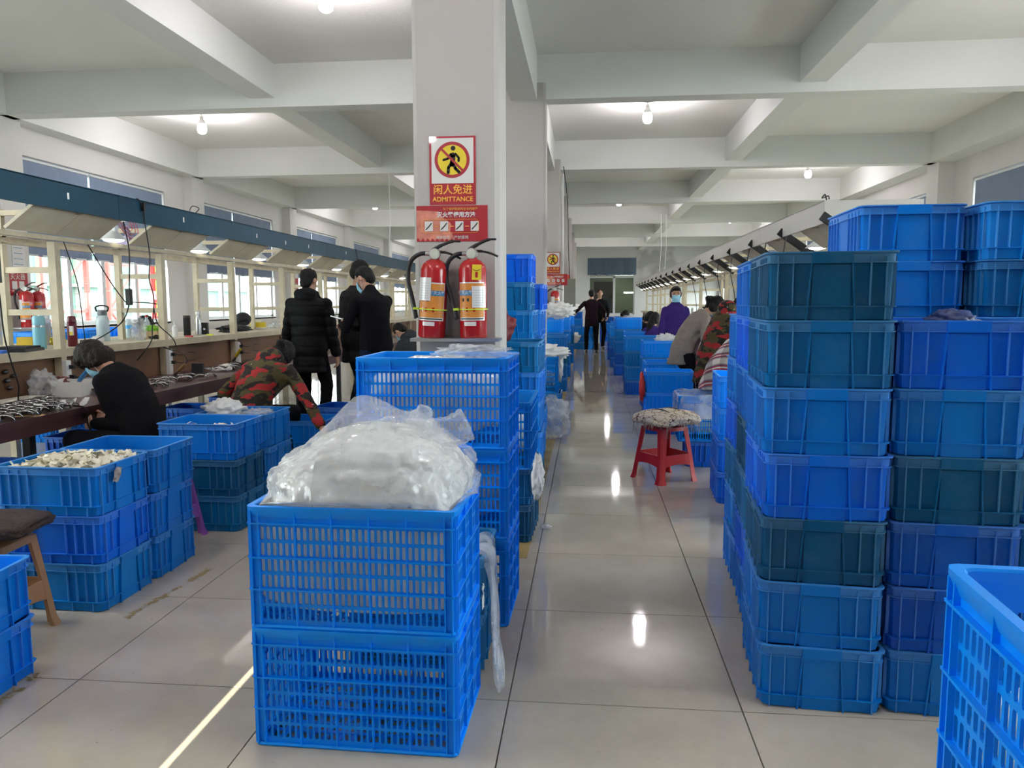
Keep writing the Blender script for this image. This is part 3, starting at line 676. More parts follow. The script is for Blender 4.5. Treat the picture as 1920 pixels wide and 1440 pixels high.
# ---------------------------------------------------------------- bags and goods in the crates
def tag(o, label, cat, group=None):
    o['label'] = label; o['category'] = cat
    if group: o['group'] = group
    return o
def big_bag():
    r = obj('polythene_bag', None, loc=(-.44, -.125, BH), label='huge milky polythene bag of goods bulging out of the nearest slotted basket', cat='bag')
    def dome(name, m, sc, amp, top, seed, z0):
        bm = bmesh.new(); bmesh.ops.create_icosphere(bm, subdivisions=6, radius=1)
        for v in bm.verts:
            d = v.co.normalized(); q = d*2.0+V((seed, 0, seed*2))
            k = 1+amp*(.5*noise.noise(q*.9)+1.0*crease(q*1.1)+.6*crease(V((q.x*2.2, q.y*2.2, q.z*1.2)))+.35*crease(V((q.x*7, q.y*7, q.z*2.6)))+.16*crease(q*9))
            sx = (abs(d.x)**.55)*(1 if d.x > 0 else -1); sy = (abs(d.y)**.6)*(1 if d.y > 0 else -1); sz = max(0, d.z)**.7
            x, y = sx*.322*sc*k+.012, sy*.222*sc*k
            h = .212*(1-.42*max(0, -x-.05)/.3-.12*max(0, x-.12)/.2)
            z = .385+h*sz*k*sc if d.z > 0 else .385+d.z*(.385-z0)
            if d.z > 0: z += top*math.exp(-((x+.02)**2/.012+(y*1.0)**2/.02))+top*.45*math.exp(-((x-.16)**2/.004+(y)**2/.03))
            else: x = max(-.296, min(.296, x*1.5)); y = max(-.196, min(.196, y*1.5))
            v.co = V((x, y, z))
        me = bpy.data.meshes.new(name); bm.to_mesh(me); bm.free(); me.materials.append(m); me.shade_smooth(); return obj(name, me, r)
    dome('bag_film', M_FILM, 1.0, .085, .02, 0, .02)
    dome('outer_film', M_FILMW, 1.045, .10, .10, 3, .36)
    def flap(name, pts, wd, seed, m=M_FILM):
        P = bez(pts, 14); n = 40; rs = []
        for i, p in enumerate(P):
            t = i/(len(P)-1); a = P[max(i-1, 0)]; c = P[min(i+1, len(P)-1)]; tg = (c-a).normalized(); sd = tg.cross(V((0, 1, .3))).normalized(); up = sd.cross(tg)
            ring = []
            for j in range(n):
                an = 2*pi*j/n; w = wd(t); k = 1+.5*crease(V((cos(an)*2, sin(an)*2, t*3+seed)))+.3*crease(V((cos(an)*3, sin(an)*3, t*9+seed)))+.10*sin(an*5+t*6)
                ring.append(p+sd*cos(an)*w[0]*k+up*sin(an)*w[1]*k)
            rs.append(ring)
        b = MB(); b.rings(rs); return b.build(name, m, r, smooth=180)
    flap('gathered_neck', [(.02, -.05, .555), (.10, -.06, .60), (.18, -.06, .60), (.26, -.07, .60), (.335, -.08, .625)], lambda t: (.055-.03*t+.075*max(0, t-.55), .03-.012*t), 3, M_FILMW)
    flap('film_tip', [(.13, .02, .56), (.17, .02, .63), (.185, .01, .665)], lambda t: (.05-.03*t, .012), 5, M_FILMT)
big_bag()
def fill(name, x, y, z, w, d, h, m, label, cat, seed=0, amp=.10, yaw=0, sub=4):
    def sh(p, dd): return V((max(-w/2, min(w/2, p.x*1.25)), max(-d/2, min(d/2, p.y*1.25)), p.z))
    o = crumple(name, (x, y, z), (w/2, d/2, h/2), None, m, seed, amp, sub, flat=-h/2*.9, shape=sh); o.rotation_euler.z = radians(yaw); o.location.z = z+h/2+.012
    return tag(o, label, cat)
fill('goods_bag', -.385, .835, 2*BH+.012, .58, .38, .36, M_FILM, 'milky bag of goods filling the top basket before the column', 'bag', 4, .06)
fill('goods_bag', -.385, .835, BH+.012, .58, .38, .33, M_FILM, 'milky bag of goods in the middle basket of the triple stack', 'bag', 6, .05)
fill('goods_bag', -.275, 2.03, 2*CH+.012, .38, .58, .30, M_FILL, 'white packed goods in the basket right beside the column', 'bag', 5, .05)
fill('goods_bag', -.36, 5.62, 2*CH+.012, .58, .38, .22, M_FILL, 'white packed goods in the basket beyond the tall stacks', 'bag', 7, .05)
fill('goods_bag', 1.115, -1.60, CH+BH+.012, .58, .38, .30, M_FILL, 'white wrapped goods in the slotted basket at the near corner', 'bag', 8, .10)
fill('goods_bag', 1.115, -1.60, CH+.012, .58, .38, .33, M_FILL, 'white wrapped goods in the lower basket at the near corner', 'bag', 9, .10)
fill('goods_bag', 1.36, 4.14, CH+.012, .56, .36, .18, M_FILL, 'white goods low in the film-lined basket by the red stool', 'bag', 10, .08)
def sheet(name, pts, wf, m, label, seed=0, folds=5, cat='film', amp=.25, n=18, parent=None, horiz=(1, 0, 0)):
    P = bez(pts, 8); rs = []; vs = []; fs = []
    H = V(horiz)
    for i, p in enumerate(P):
        t = i/(len(P)-1); w = wf(t); tg = (P[min(i+1, len(P)-1)]-P[max(i-1, 0)]).normalized(); nn = tg.cross(H).normalized()
        for j in range(n):
            u = j/(n-1)-.5; vs.append(p+H*u*w+nn*(w*amp*(.35*sin(u*folds*6.28+t*2+seed)+.5*noise.noise(V((u*5, t*4, seed))))))
    for i in range(len(P)-1):
        for j in range(n-1): fs.append((i*n+j, i*n+j+1, (i+1)*n+j+1, (i+1)*n+j))
    b = MB(); b.add(vs, fs); o = b.build(name, m, parent, smooth=180)
    if label: tag(o, label, cat)
    return o
sheet('film_sheet', [(-.19, .30, .435), (-.12, .30, .46), (-.092, .28, .40), (-.07, .20, .25), (-.055, .12, .10), (-.03, .06, .02)], lambda t: .20-.12*t+.03*sin(t*9), M_FILMT, 'clear polythene sheet hanging over the crate side towards the floor', 2, 4, horiz=(0, 1, 0))
crumple('film_bag', (-.01, 1.72, .40), (.035, .10, .13), None, M_FILM, 12, .4, 4, label='white crumpled film bag hanging on the pair beside the column', cat='bag')
crumple('film_scrap', (.02, 2.05, .018), (.04, .025, .018), None, M_FILMT, 13, .5, 3, label='small clear film scrap lying on the floor by the tape', cat='film')
crumple('film_bag', (-.10, 5.15, .225), (.20, .15, .225), None, M_FILMT, 14, .25, 5, label='clear knotted polythene bag on the floor beyond the column', cat='bag')
crumple('film_bag', (-.2, 5.6, .86), (.28, .2, .08), None, M_FILM, 15, .5, 4, label='white crumpled film over the goods basket beyond the tall stacks', cat='bag')
crumple('film_bag', (-.03, 5.6, .72), (.04, .12, .17), None, M_FILM, 16, .4, 4, label='white film hanging down the side of the far goods basket', cat='bag')
crumple('film_bag', (-.25, .85, 3*BH+.01), (.16, .10, .035), None, M_FILMT, 17, .5, 4, label='clear film corner standing up over the basket rim before the extinguishers', cat='bag')
crumple('film_bag', (-.15, 22.4, 1.2), (.3, .3, .16), None, M_FILM, 18, .4, 3, label='pale film heap on the far stack below the grey cabinet', cat='bag')
crumple('film_bag', (-.25, 10.8, 1.25), (.28, .24, .14), None, M_FILM, 19, .5, 4, label='grey-white film heap on the stack past the second column', cat='bag')
crumple('film_bag', (-.1, 17.2, .5), (.2, .2, .13), None, M_FILM, 20, .5, 3, label='white film sack lying low beside the far left-hand row', cat='bag')
crumple('film_bag', (1.32, 7.9, 4*CH), (.13, .1, .09), None, M_FILM, 21, .5, 4, label='clear crumpled bag on the four-high stack near the woman in purple', cat='bag')
crumple('film_bag', (1.42, 7.15, .70), (.15, .12, .10), None, M_FILM, 22, .4, 4, label='white printed bag on the three-high stack near the grey sweater', cat='bag')
crumple('film_bag', (1.02, 12.3, 1.06), (.16, .12, .08), None, M_FILMT, 23, .4, 3, label='clear film lump in the far five-high right-hand stack', cat='bag')
# liner of the basket by the stool
b = MB(); rs = []
for z, o_ in ((CH+.20, .012), (CH+.30, .018), (CH+BH+.004, .012), (CH+BH+.012, -.004), (CH+BH-.02, -.035), (CH+.25, -.05)):
    ring = []
    for j in range(48):
        a = 2*pi*j/48; k = (abs(cos(a))**8+abs(sin(a))**8)**(-1/8); w = .01*noise.noise(V((j*.9, z*30, 2)))
        ring.append(V((1.36+(.3275+o_+w)*cos(a)*k, 4.14+(.2275+o_+w)*sin(a)*k, z+.02*noise.noise(V((j*.7, z*9, 5))))))
    rs.append(ring)
b.rings(rs, cap=False); tag(b.build('film_liner', M_FILMT, smooth=180), 'clear film liner folded over the rim of the basket by the red stool', 'film')
# red bag corner and papers
crumple('red_bag', (.845, 5.63, .50), (.035, .07, .16), None, mat('red_foil', (.5, .02, .02), .3), 24, .4, 3, label='small red bag hanging from the three-high stack beyond the red stool', cat='bag')
crumple('maroon_bundle', (-.46, 3.16, 5*CH+.115), (.18, .16, .15), None, mat('maroon_cloth', (.12, .008, .012), .6, var=.4), 25, .25, 4, label='dark maroon cloth bundle on the five-high stack behind the column', cat='bundle')
def paper(loc, rot, w, h, label, seed=1, m=None):
    b = MB(); n = 7; vs = [(w*(i/(n-1)-.5), .012*noise.noise(V((i*.8, j*.9, seed))), h*(j/(n-1)-.5)*(1-.35*((i*seed) % 3)/3*(j < 2))) for j in range(n) for i in range(n)]
    b.add(vs, [(j*n+i, j*n+i+1, (j+1)*n+i+1, (j+1)*n+i) for j in range(n-1) for i in range(n-1)])
    return tag(b.build('paper_slip', m or M_PAPER, loc=loc, rot=rot), label, 'paper')
paper((1.27, 2.73, .50), (.1, .15, -.15), .10, .15, 'torn white paper slip stuck on the four-high stack', 2)
paper((-.102, .10, .335), (0, 0, pi/2), .03, .09, 'small torn white slip on the lower nearest basket', 3)
paper((-1.865, .70, .61), (.1, .3, pi/2+.05), .05, .07, 'torn grey tape scrap on the paper-filled crate', 4, mat('grey_tape', (.35, .31, .28), .5))
# fill of paper scraps: nobody could count them
def scraps(x, y, z, w, d, n, hump, label, m, size=(.05, .035)):
    b = MB()
    for i in range(n):
        px, py = random.uniform(-w/2, w/2), random.uniform(-d/2, d/2)
        pz = hump(px, py)+random.uniform(-.012, .012)
        R = Matrix.Rotation(random.uniform(0, 6.3), 3, 'Z') @ Matrix.Rotation(random.uniform(-1.1, 1.1), 3, 'X') @ Matrix.Rotation(random.uniform(-.6, .6), 3, 'Y')
        sx, sy = size[0]*random.uniform(.5, 1.1), size[1]*random.uniform(.6, 1.3); k = random.uniform(-.01, .014)
        b.add([V((px, py, pz))+R @ V(q) for q in ((-sx/2, -sy/2, 0), (0, -sy/2, k), (sx/2, -sy/2, 0), (sx/2, sy/2, 0), (0, sy/2, k), (-sx/2, sy/2, 0))], [(0, 1, 4, 5), (1, 2, 3, 4)])
    q = MB(); n_ = 12; vs = [((i/(n_-1)-.5)*w, (j/(n_-1)-.5)*d, hump((i/(n_-1)-.5)*w, (j/(n_-1)-.5)*d)-.015) for j in range(n_) for i in range(n_)]
    b.add(vs, [(j*n_+i, j*n_+i+1, (j+1)*n_+i+1, (j+1)*n_+i) for j in range(n_-1) for i in range(n_-1)])
    o = b.build('paper_scraps', m, loc=(x, y, z), kind='stuff'); o['label'] = label; o['category'] = 'paper'; return o
scraps(-2.135, .79, 3*CH, .43, .33, 620, lambda a, c: -.028+.05*math.exp(-((a-.06)**2+(c+.02)**2)/.018)+.025*noise.noise(V((a*9, c*9, 1))), 'heap of small white paper labels filling the near top crate', mat('cream_paper_labels', (.80, .76, .62), .7, var=.08), (.055, .04))
scraps(-2.09, 2.02, 3*CH, .43, .33, 160, lambda a, c: -.075+.045*noise.noise(V((a*7, c*7, 3))), 'white paper labels low in the crate past the purple stool', M_PAPER, (.05, .03))
crumple('film_bag', (-2.20, 2.43, 3*CH+.0), (.13, .12, .075), None, M_FILM, 31, .5, 4, label='crumpled clear bag standing up from the film-filled crate', cat='bag')
crumple('film_bag', (-1.97, 2.43, 3*CH-.03), (.11, .11, .045), None, M_FILMT, 32, .5, 4, label='flatter clear bag in the aisle end of the film-filled crate', cat='bag')
crumple('mesh_bag', (1.50, .22, 6*CH-.01), (.085, .07, .045), None, mat('purple_net', (.03, .05, .16), .5, var=.4, scale=60), 33, .3, 4, label='purple-blue net bag in the open crate of the second front stack', cat='bag')
crumple('white_tray', (1.50, 5.0, .475), (.19, .12, .035), None, mat('grey_lilac_cloth', (.55, .52, .58), .6, var=.3, scale=4), 34, .12, 4, label='grey and white cushion lying on the crate beyond the lined basket', cat='cushion')
# yellow floor tape
tm = mat('worn_yellow_tape', (.26, .19, .07), .6, var=.5, scale=4)
for i in range(12):
    y0 = 1.5+i*1.6; b = MB(); b.span((-.135+.004*i*0, y0, .0002), (-.055, y0+1.56, .0012)); tag(b.build('floor_tape', tm), 'worn yellow-brown floor tape strip number '+['one','two','three','four','five','six','seven','eight','nine','ten','eleven','twelve'][i]+' along the left edge of the aisle', 'tape', 'worn tape strips along the aisle')
def rub(x, y0, n, label, sl=0):
    b = MB()
    for i in range(n):
        y = y0+.012*i; 
        if noise.noise(V((i*.13, x, 2))) < -.12: continue
        for j in range(2):
            cx, cy, r_ = x+sl*i*.012+random.uniform(-.017, .017), y+random.uniform(-.01, .01), random.uniform(.004, .012)
            m_ = 7; b.add([(cx+r_*random.uniform(.6, 1.2)*cos(2*pi*k/m_), cy+r_*random.uniform(.6, 1.2)*sin(2*pi*k/m_), .0012+.00002*i) for k in range(m_)], [tuple(range(m_))])
    o = b.build('floor_mark', tm, kind='stuff'); tag(o, label, 'tape')
rub(-1.76, .55, 60, 'worn yellow tape remains on the floor by the left crates', .1)
rub(-1.775, -.35, 36, 'worn yellow tape remains beside the low left pair')
b = MB(); b.box((0, 0, .002), (.09, .10, .003), .3); tag(b.build('film_packet', M_FILMT, loc=(-1.02, -.62, .001)), 'small clear packet lying on the floor at the near edge', 'packet')

# ---------------------------------------------------------------- stools
def stool(name, label, m, x, y, yaw, H=.45, top=.26, foot=.37, ring=True):
    r = obj(name, None, loc=(x, y, 0), rot=radians(yaw), label=label, cat='stool')
    ht, hf = top/2, foot/2; t = .008
    b = MB(); b.rings([rrect(ht+o, ht+o, .04, z) for z, o in ((H-.035, .004), (H-.006, .0), (H, -.008))]); b.build('seat', m, r, smooth=40)
    for sx in (-1, 1):
        for sy in (-1, 1):
            q = MB(); rs = []
            for z, w in ((H-.01, .055), (H*.5, .045), (.04, .05), (0.0, .055)):
                k = 1-z/H; cx, cy = ht+(hf-ht)*k, ht+(hf-ht)*k; e = .012 if z < .03 else 0
                # L-shaped angle section: open to the inside
                P = [(cx+e, cy-w), (cx+e, cy-.012), (cx-.012, cy+e), (cx-w, cy+e), (cx-w, cy-t), (cx-.018, cy-t-.004), (cx-t-.004, cy-.018), (cx-t, cy-w)]
                rs.append([V((sx*a, sy*c_, z)) for a, c_ in (P if sx*sy > 0 else P[::-1])])
            q.rings(rs); q.build('leg', m, r, smooth=30)
    for k in range(4):
        R = Matrix.Rotation(k*pi/2, 3, 'Z'); z0, z1 = H*.33, H*.50
        def at_(z): return ht+(hf-ht)*(1-z/H)
        q = MB(); n = 9; vs = []; fs = []
        for i in range(n+1):
            u = i/n*2-1; zz0 = z0+.02*(1-u*u)-.02; w0, w1 = at_(zz0), at_(z1)
            vs += [R @ V((u*(w0-.03), -w0+.001, zz0)), R @ V((u*(w1-.03), -w1+.001, z1)), R @ V((u*(w1-.03), -w1+.009, z1)), R @ V((u*(w0-.03), -w0+.009, zz0))]
        for i in range(n):
            for j in range(4): fs.append((i*4+j, i*4+(j+1) % 4, (i+1)*4+(j+1) % 4, (i+1)*4+j))
        q.add(vs, fs); q.build('brace', m, r)
    return r
stool('plastic_stool', 'red plastic stool standing on the aisle floor under a fringed cushion', M_REDP, .872, 3.50, 34, .43)
stool('plastic_stool', 'purple plastic stool squeezed between the two left-hand crate stacks', mat('purple_plastic', (.30, .10, .42), .4), -2.20, 1.60, 4, .40)
stool('plastic_stool', 'tan plastic stool behind the low left pair of crates', mat('tan_plastic', (.42, .22, .10), .4), -2.20, .30, 3, .42, .27, .36)
b = MB(); b.rings([[V((.15*k*cos(2*pi*j/28), .15*k*sin(2*pi*j/28), z)) for j in range(28)] for z, k in ((0, .92), (.012, 1), (.03, 1), (.04, .9))]); tag(b.build('stool_pad', mat('brown_vinyl', (.16, .12, .075), .5), loc=(-2.2, 1.60, .401), smooth=40), 'round brown pad on the purple stool', 'cushion')
def cushion(name, loc, r, m, label, seed, yaw=0, amp=.05):
    bm = bmesh.new(); bmesh.ops.create_icosphere(bm, subdivisions=5, radius=1)
    for v in bm.verts:
        d = v.co.normalized(); e = .45
        x, y = (abs(d.x)**e)*(1 if d.x > 0 else -1), (abs(d.y)**e)*(1 if d.y > 0 else -1)
        rr = math.hypot(d.x, d.y); z = d.z*(1-.15*rr)
        w = 1+amp*noise.noise(d*3+V((seed, 0, 0)))
        sag = -.03*max(0, abs(x)+abs(y)-1.25) if d.z < .5 else -.03*max(0, abs(x)+abs(y)-1.25)
        v.co = V((x*r[0]*w*min(1, rr*1.25), y*r[1]*w*min(1, rr*1.25), z*r[2]*w+sag))
    me = bpy.data.meshes.new(name); bm.to_mesh(me); bm.free(); me.materials.append(m); me.shade_smooth()
    return obj(name, me, None, loc, radians(yaw), label=label, cat='cushion')
def jig_mat():
    m = bpy.data.materials.new('cream_puzzle_print'); m.use_nodes = True; n, l = nt(m); b = n['Principled BSDF']
    tc = n.new('ShaderNodeTexCoord'); t = n.new('ShaderNodeTexVoronoi'); t.feature = 'DISTANCE_TO_EDGE'; t.inputs['Scale'].default_value = 15
    ns = n.new('ShaderNodeTexNoise'); ns.inputs['Scale'].default_value = 18; mxv = n.new('ShaderNodeMix'); mxv.data_type = 'RGBA'; mxv.blend_type = 'LINEAR_LIGHT'; mxv.inputs['Factor'].default_value = .06
    l.new(tc.outputs['Object'], ns.inputs['Vector']); l.new(tc.outputs['Object'], mxv.inputs['A']); l.new(ns.outputs['Color'], mxv.inputs['B']); l.new(mxv.outputs['Result'], t.inputs['Vector'])
    r = n.new('ShaderNodeValToRGB'); r.color_ramp.interpolation = 'CONSTANT'; r.color_ramp.elements[0].color = (.06, .035, .03, 1); r.color_ramp.elements[1].position = .03; r.color_ramp.elements[1].color = (.62, .53, .40, 1); l.new(t.outputs['Distance'], r.inputs['Fac'])
    n2 = n.new('ShaderNodeTexNoise'); n2.inputs['Scale'].default_value = 7; l.new(tc.outputs['Object'], n2.inputs['Vector'])
    r2 = n.new('ShaderNodeValToRGB'); r2.color_ramp.interpolation = 'CONSTANT'; r2.color_ramp.elements[0].color = (1, 1, 1, 1); r2.color_ramp.elements[1].position = .63; r2.color_ramp.elements[1].color = (.55, .38, .36, 1); l.new(n2.outputs['Fac'], r2.inputs['Fac'])
    x = n.new('ShaderNodeMix'); x.data_type = 'RGBA'; x.blend_type = 'MULTIPLY'; x.inputs['Factor'].default_value = 1; l.new(r.outputs['Color'], x.inputs['A']); l.new(r2.outputs['Color'], x.inputs['B'])
    l.new(x.outputs['Result'], b.inputs['Base Color']); b.inputs['Roughness'].default_value = .9; return m
cu = cushion('fringed_cushion', (.885, 3.49, .492), (.225, .21, .072), jig_mat(), 'worn cream cushion with puzzle print and ragged fringe on the red stool', 3, 38)
b = MB()
for i in range(90):
    a = random.uniform(0, 2*pi); k = (abs(cos(a))**4+abs(sin(a))**4)**(-1/4); x, y = .205*cos(a)*k, .195*sin(a)*k; L = random.uniform(.02, .05)+(.05 if abs(abs(x)-abs(y)) < .02 else 0)
    b.tube([(x, y, -.015), (x*1.06, y*1.06, -.03), (x*1.08+random.uniform(-.01, .01), y*1.08, -.03-L)], [.004, .003, .001], 5)
b.build('fringe', mat('ragged_fringe', (.42, .33, .26), .9, var=.3), cu, kind='stuff')
for s in (-1, 1):
    b = MB(); b.tube(bez([(s*.075, -.19, -.04), (s*.072, -.15, .035), (s*.07, 0, .066), (s*.072, .15, .035), (s*.075, .19, -.04)]), .006, 6); b.build('tie_cord', M_CORD, cu, smooth=60)
c2 = cushion('brown_cushion', (-2.165, .31, .488), (.20, .16, .045), mat('dark_brown_woven_cloth', (.045, .028, .022), .8, var=.5, scale=60, bump=.6, bscale=150), 'dark brown woven cushion on the tan stool', 5, 8)
b = MB(); b.tube(bez([(-.06, -.16, .02), (.03, -.18, .03), (.10, -.185, -.02), (.05, -.19, -.12), (.0, -.18, -.17)]), .004, 6); b.build('white_tie', M_WHITE, c2, smooth=60)

# ---------------------------------------------------------------- signs and extinguishers on the column
def flat(r, name, x0, z0, x1, z1, y, m, t=.0012):
    b = MB(); b.span((x0, y-t, z0), (x1, y, z1)); return b.build(name, m, r)
M_SRED = mat('sign_red', (.36, .010, .022), .3, var=.03, coat=.4); M_SWHITE = mat('sign_white', (.66, .65, .62), .3, var=.02, coat=.4); M_SBLK = mat('sign_black', (.012, .011, .012), .4, var=0)
M_SYEL = mat('sign_yellow', (.72, .55, .03), .35, var=.03); M_SORG = mat('sign_orange', (.85, .45, .06), .35, var=.03); M_SPNK = mat('sign_flame_pink', (.62, .20, .14), .3, var=.5, scale=16)
def disc(r, name, cx, cz, rad, y, m, r0=0):
    b = MB(); n = 40
    o_ = [V((cx+rad*cos(2*pi*j/n), y, cz+rad*sin(2*pi*j/n))) for j in range(n)]
    if r0:
        i_ = [V((cx+r0*cos(2*pi*j/n), y, cz+r0*sin(2*pi*j/n))) for j in range(n)]
        b.add(o_+i_, [(j, n+j, n+(j+1) % n, (j+1) % n) for j in range(n)])
    else: b.add(o_, [tuple(range(n-1, -1, -1))])
    return b.build(name, m, r)
def man_sign(x, y, z, label, s=1):
    """no-entry sign, 0.30 wide 0.43 high; x,z = lower left corner on plane y"""
    r = obj('wall_sign', None, loc=(x, y, z), label=label, cat='sign'); w, h = .30*s, .43*s
    flat(r, 'sign_panel', 0, 0, w, h, 0, M_SRED, .003); flat(r, 'white_field', .014*s, .135*s, w-.014*s, h-.012*s, -.003, M_SWHITE, .0006)
    cx, cz = .148*s, .282*s
    disc(r, 'red_ring', cx, cz, .114*s, -.0042, M_SRED, .0935*s); disc(r, 'yellow_disc', cx, cz, .094*s, -.0040, M_SYEL)
    b = MB()
    def limb(pts, rad): 
        P = [V((cx+p[0]*s, -.0046, cz+p[1]*s)) for p in pts]
        for a, c in zip(P, P[1:]):
            d = (c-a).normalized(); nn = V((-d.z, 0, d.x))*rad*s; b.add([a-nn, a+nn, c+nn, c-nn], [(0, 1, 2, 3)])
        for p in P: b.add([p+V((rad*s*cos(k*pi/5), 0, rad*s*sin(k*pi/5))) for k in range(10)], [tuple(range(9, -1, -1))])
    limb([(.006, .030), (.004, -.01), (-.002, -.028)], .016)
    limb([(.022, .036), (.043, .012), (.042, -.008)], .0075); limb([(-.008, .036), (-.026, .008), (-.055, .0)], .0075)
    limb([(-.006, -.026), (-.024, -.048), (-.026, -.080)], .0095); limb([(.006, -.026), (.022, -.056), (.045, -.078)], .0095)
    for k in range(1): b.add([V((cx+.007*s+.0155*s*cos(2*pi*j/18), -.0046, cz+.072*s+.0155*s*sin(2*pi*j/18))) for j in range(18)], [tuple(range(17, -1, -1))])
    b.build('walking_figure', M_SBLK, r)
    b = MB(); d = .104*s; a = V((cx-d*.70, -.0050, cz+d*.70)); c = V((cx+d*.70, -.0050, cz-d*.70)); nn = V((.0075*s*.7, 0, .0075*s*.7)); b.add([a-nn, a+nn, c+nn, c-nn], [(0, 3, 2, 1)]); b.build('slash_bar', M_SRED, r)
    text('闲人免进', .064*s, M_SORG, r, (w/2, -.0036, .092*s), bold=.0008); text('ADMITTANCE', .042*s, M_SORG, r, (w/2, -.0036, .034*s), bold=.0006)
    return r
def fire_sign(x, y, z, label, s=1):
    r = obj('wall_sign', None, loc=(x, y, z), label=label, cat='sign'); w, h = .465*s, .228*s
    flat(r, 'sign_panel', 0, 0, w, h, 0, M_SRED, .003)
    b = MB(); n = 26; pts = [(0, .2), (0, .02)]+[(w*.56*(k/n)+.0, .012+.012*sin(k*2)) for k in range(1, n)]+[(w*.56-.02*sin(k)-.012*k, .03+.018*k) for k in range(1, 10)]
    b.add([V((p[0]+.002, -.0034, p[1]*s)) for p in pts], [tuple(range(len(pts)))]); b.build('flame_print', M_SPNK, r)
    text('灭火器使用方法', .036*s, M_SWHITE, r, (w*.56, -.0042, .168*s), bold=.0012); text('为了保护国家和企业的财产', .019*s, M_SORG, r, (w*.62, -.0042, .205*s)); text('消除隐患　严禁挪用', .024*s, M_SWHITE, r, (w*.5, -.0042, .024*s))
    b = MB(); P = [(.05, .055), (.39, .055), (.405, .07), (.405, .125), (.39, .14), (.05, .14), (.035, .125), (.035, .07)]; b.tube([V((p[0]*s, -.0045, p[1]*s)) for p in P], .0014*s, 6, closed=True); b.build('orange_outline', M_SORG, r)
    for k in range(4):
        q = flat(r, 'picture_panel', (.055+.10*k)*s, .066*s, (.108+.10*k)*s, .128*s, -.0045, M_SWHITE, .0006)
        b = MB(); x0 = (.062+.10*k)*s; b.tube([(x0, -.0056, .076*s), (x0+.022*s, -.0056, .098*s), (x0+.038*s, -.0056, .118*s)], .0035*s, 6); b.build('pictogram', M_SBLK, q)
        if k < 3: flat(r, 'dash', (.118+.10*k)*s, .094*s, (.145+.10*k)*s, .098*s, -.0045, M_SORG, .0006)
    return r
CF = BEAM_Y[1]-.041
man_sign(-.755, CF, 2.013+.002, 'red-framed no-entry sign with a crossed walking man on the near column')
fire_sign(-.845, CF, 1.782, 'red extinguisher instruction sign on the near column below the no-entry sign')
def extinguisher(x, y, z, label, lean=0, tagged=False, s=1.0, group=None, note=-1):
    r = obj('fire_extinguisher', None, loc=(x, y, z), rot=(0, radians(lean), 0), label=label, cat='fire extinguisher', group=group)
    R_, H = .088*s, .50*s
    b = MB(); b.lathe([(0, 0), (R_*.92, 0), (R_, .012), (R_, H*.86), (R_*.93, H*.92), (R_*.65, H*.97), (.028, H), (.024, H+.03), (0, H+.03)], n=36); b.build('cylinder', M_RED, r, smooth=50)
    b = MB(); b.lathe([(0, H+.015), (.034, H+.018), (.036, H+.045), (.022, H+.06), (0, H+.06)], n=20); b.build('valve', M_SILV, r, smooth=40)
    b = MB(); b.lathe([(0, 0), (.034, 0), (.036, .008), (.034, .014), (0, .015)], n=24, R=Matrix.Rotation(pi/2, 3, 'X')); g = b.build('pressure_gauge', M_SILV, r, loc=(0, -.02, H+.03), smooth=40)
    b = MB(); b.lathe([(0, 0), (.028, 0), (.0, .001)], n=24, R=Matrix.Rotation(pi/2, 3, 'X')); b.build('gauge_face', mat('gauge_face', (.55, .58, .48), .4), g, loc=(0, -.0152, 0))
    b = MB(); b.tube(bez([(-.02, 0, H+.055), (.03, 0, H+.085), (.10, 0, H+.115), (.155, 0, H+.118)]), [.012]*9+[.010]*9+[.007]*7, 8); b.build('lever', M_DARK, r, smooth=60)
    b = MB(); b.tube(bez([(.0, 0, H+.045), (.06, 0, H+.045), (.12, 0, H+.03), (.165, 0, H+.01)]), [.009]*9+[.007]*16, 8); b.build('carry_handle', M_DARK, r, smooth=60)
    b = MB(); b.tube(bez([(-.035, -.01, H+.03), (-.10, -.015, H+.025), (-.155, -.02, H-.03), (-.165, -.02, H-.14), (-.13, -.03, H-.26), (-.102, -.045, H-.36), (-.095, -.045, .12)], 10), .0145, 10); b.build('hose', M_DARK, r, smooth=60)
    b = MB(); b.tube([(-.030, -.01, H+.03), (-.062, -.012, H+.031)], .015, 10); b.build('hose_fitting', M_SILV, r, smooth=60)
    def patch(name, a0, a1, z0, z1, m, off=.0012):
        q = MB(); n = 14; vs = []
        for i in range(n+1):
            a = radians(a0+(a1-a0)*i/n); vs += [((R_+off)*sin(a), -(R_+off)*cos(a), z0), ((R_+off)*sin(a), -(R_+off)*cos(a), z1)]
        q.add(vs, [(2*i, 2*i+2, 2*i+3, 2*i+1) for i in range(n)]); return q.build(name, m, r, smooth=60)
    patch('label_border', -58, 62, H*.22, H*.70, M_SWHITE); lb = patch('orange_label', -55, 59, H*.26, H*.685, M_ORG, .002)
    patch('blue_band', -57, 61, H*.535, H*.60, M_BLUEL, .003)
    tm_ = text_mesh('干粉灭火器', .026, .0003, bold=.0008); tm_.materials.clear(); tm_.materials.append(M_SWHITE); RR = R_+.0045
    for v in tm_.vertices: a_ = v.co.x/RR+radians(18 if note < 0 else -32); zz_ = v.co.y+H*.5675; v.co = (RR*sin(a_), -RR*cos(a_), zz_)
    obj('lettering', tm_, lb); patch('label_foot_text', -50, 54, H*.235, H*.25, M_BLKM, .0028)
    for k, (a, zz, hh) in enumerate(((-38, .46, .04), (-16, .46, .04), (8, .33, .055), (-22, .33, .055), (-40, .33, .055))): patch('pictogram', a, a+9, H*zz, H*(zz+hh), M_RED if k > 1 else M_BLKM, .003)
    if note < 0: patch('white_paper_note', -62, 0, H*.47, H*.76, M_SWHITE, .006)
    else: patch('white_paper_note', 5, 66, H*.38, H*.65, M_SWHITE, .006)
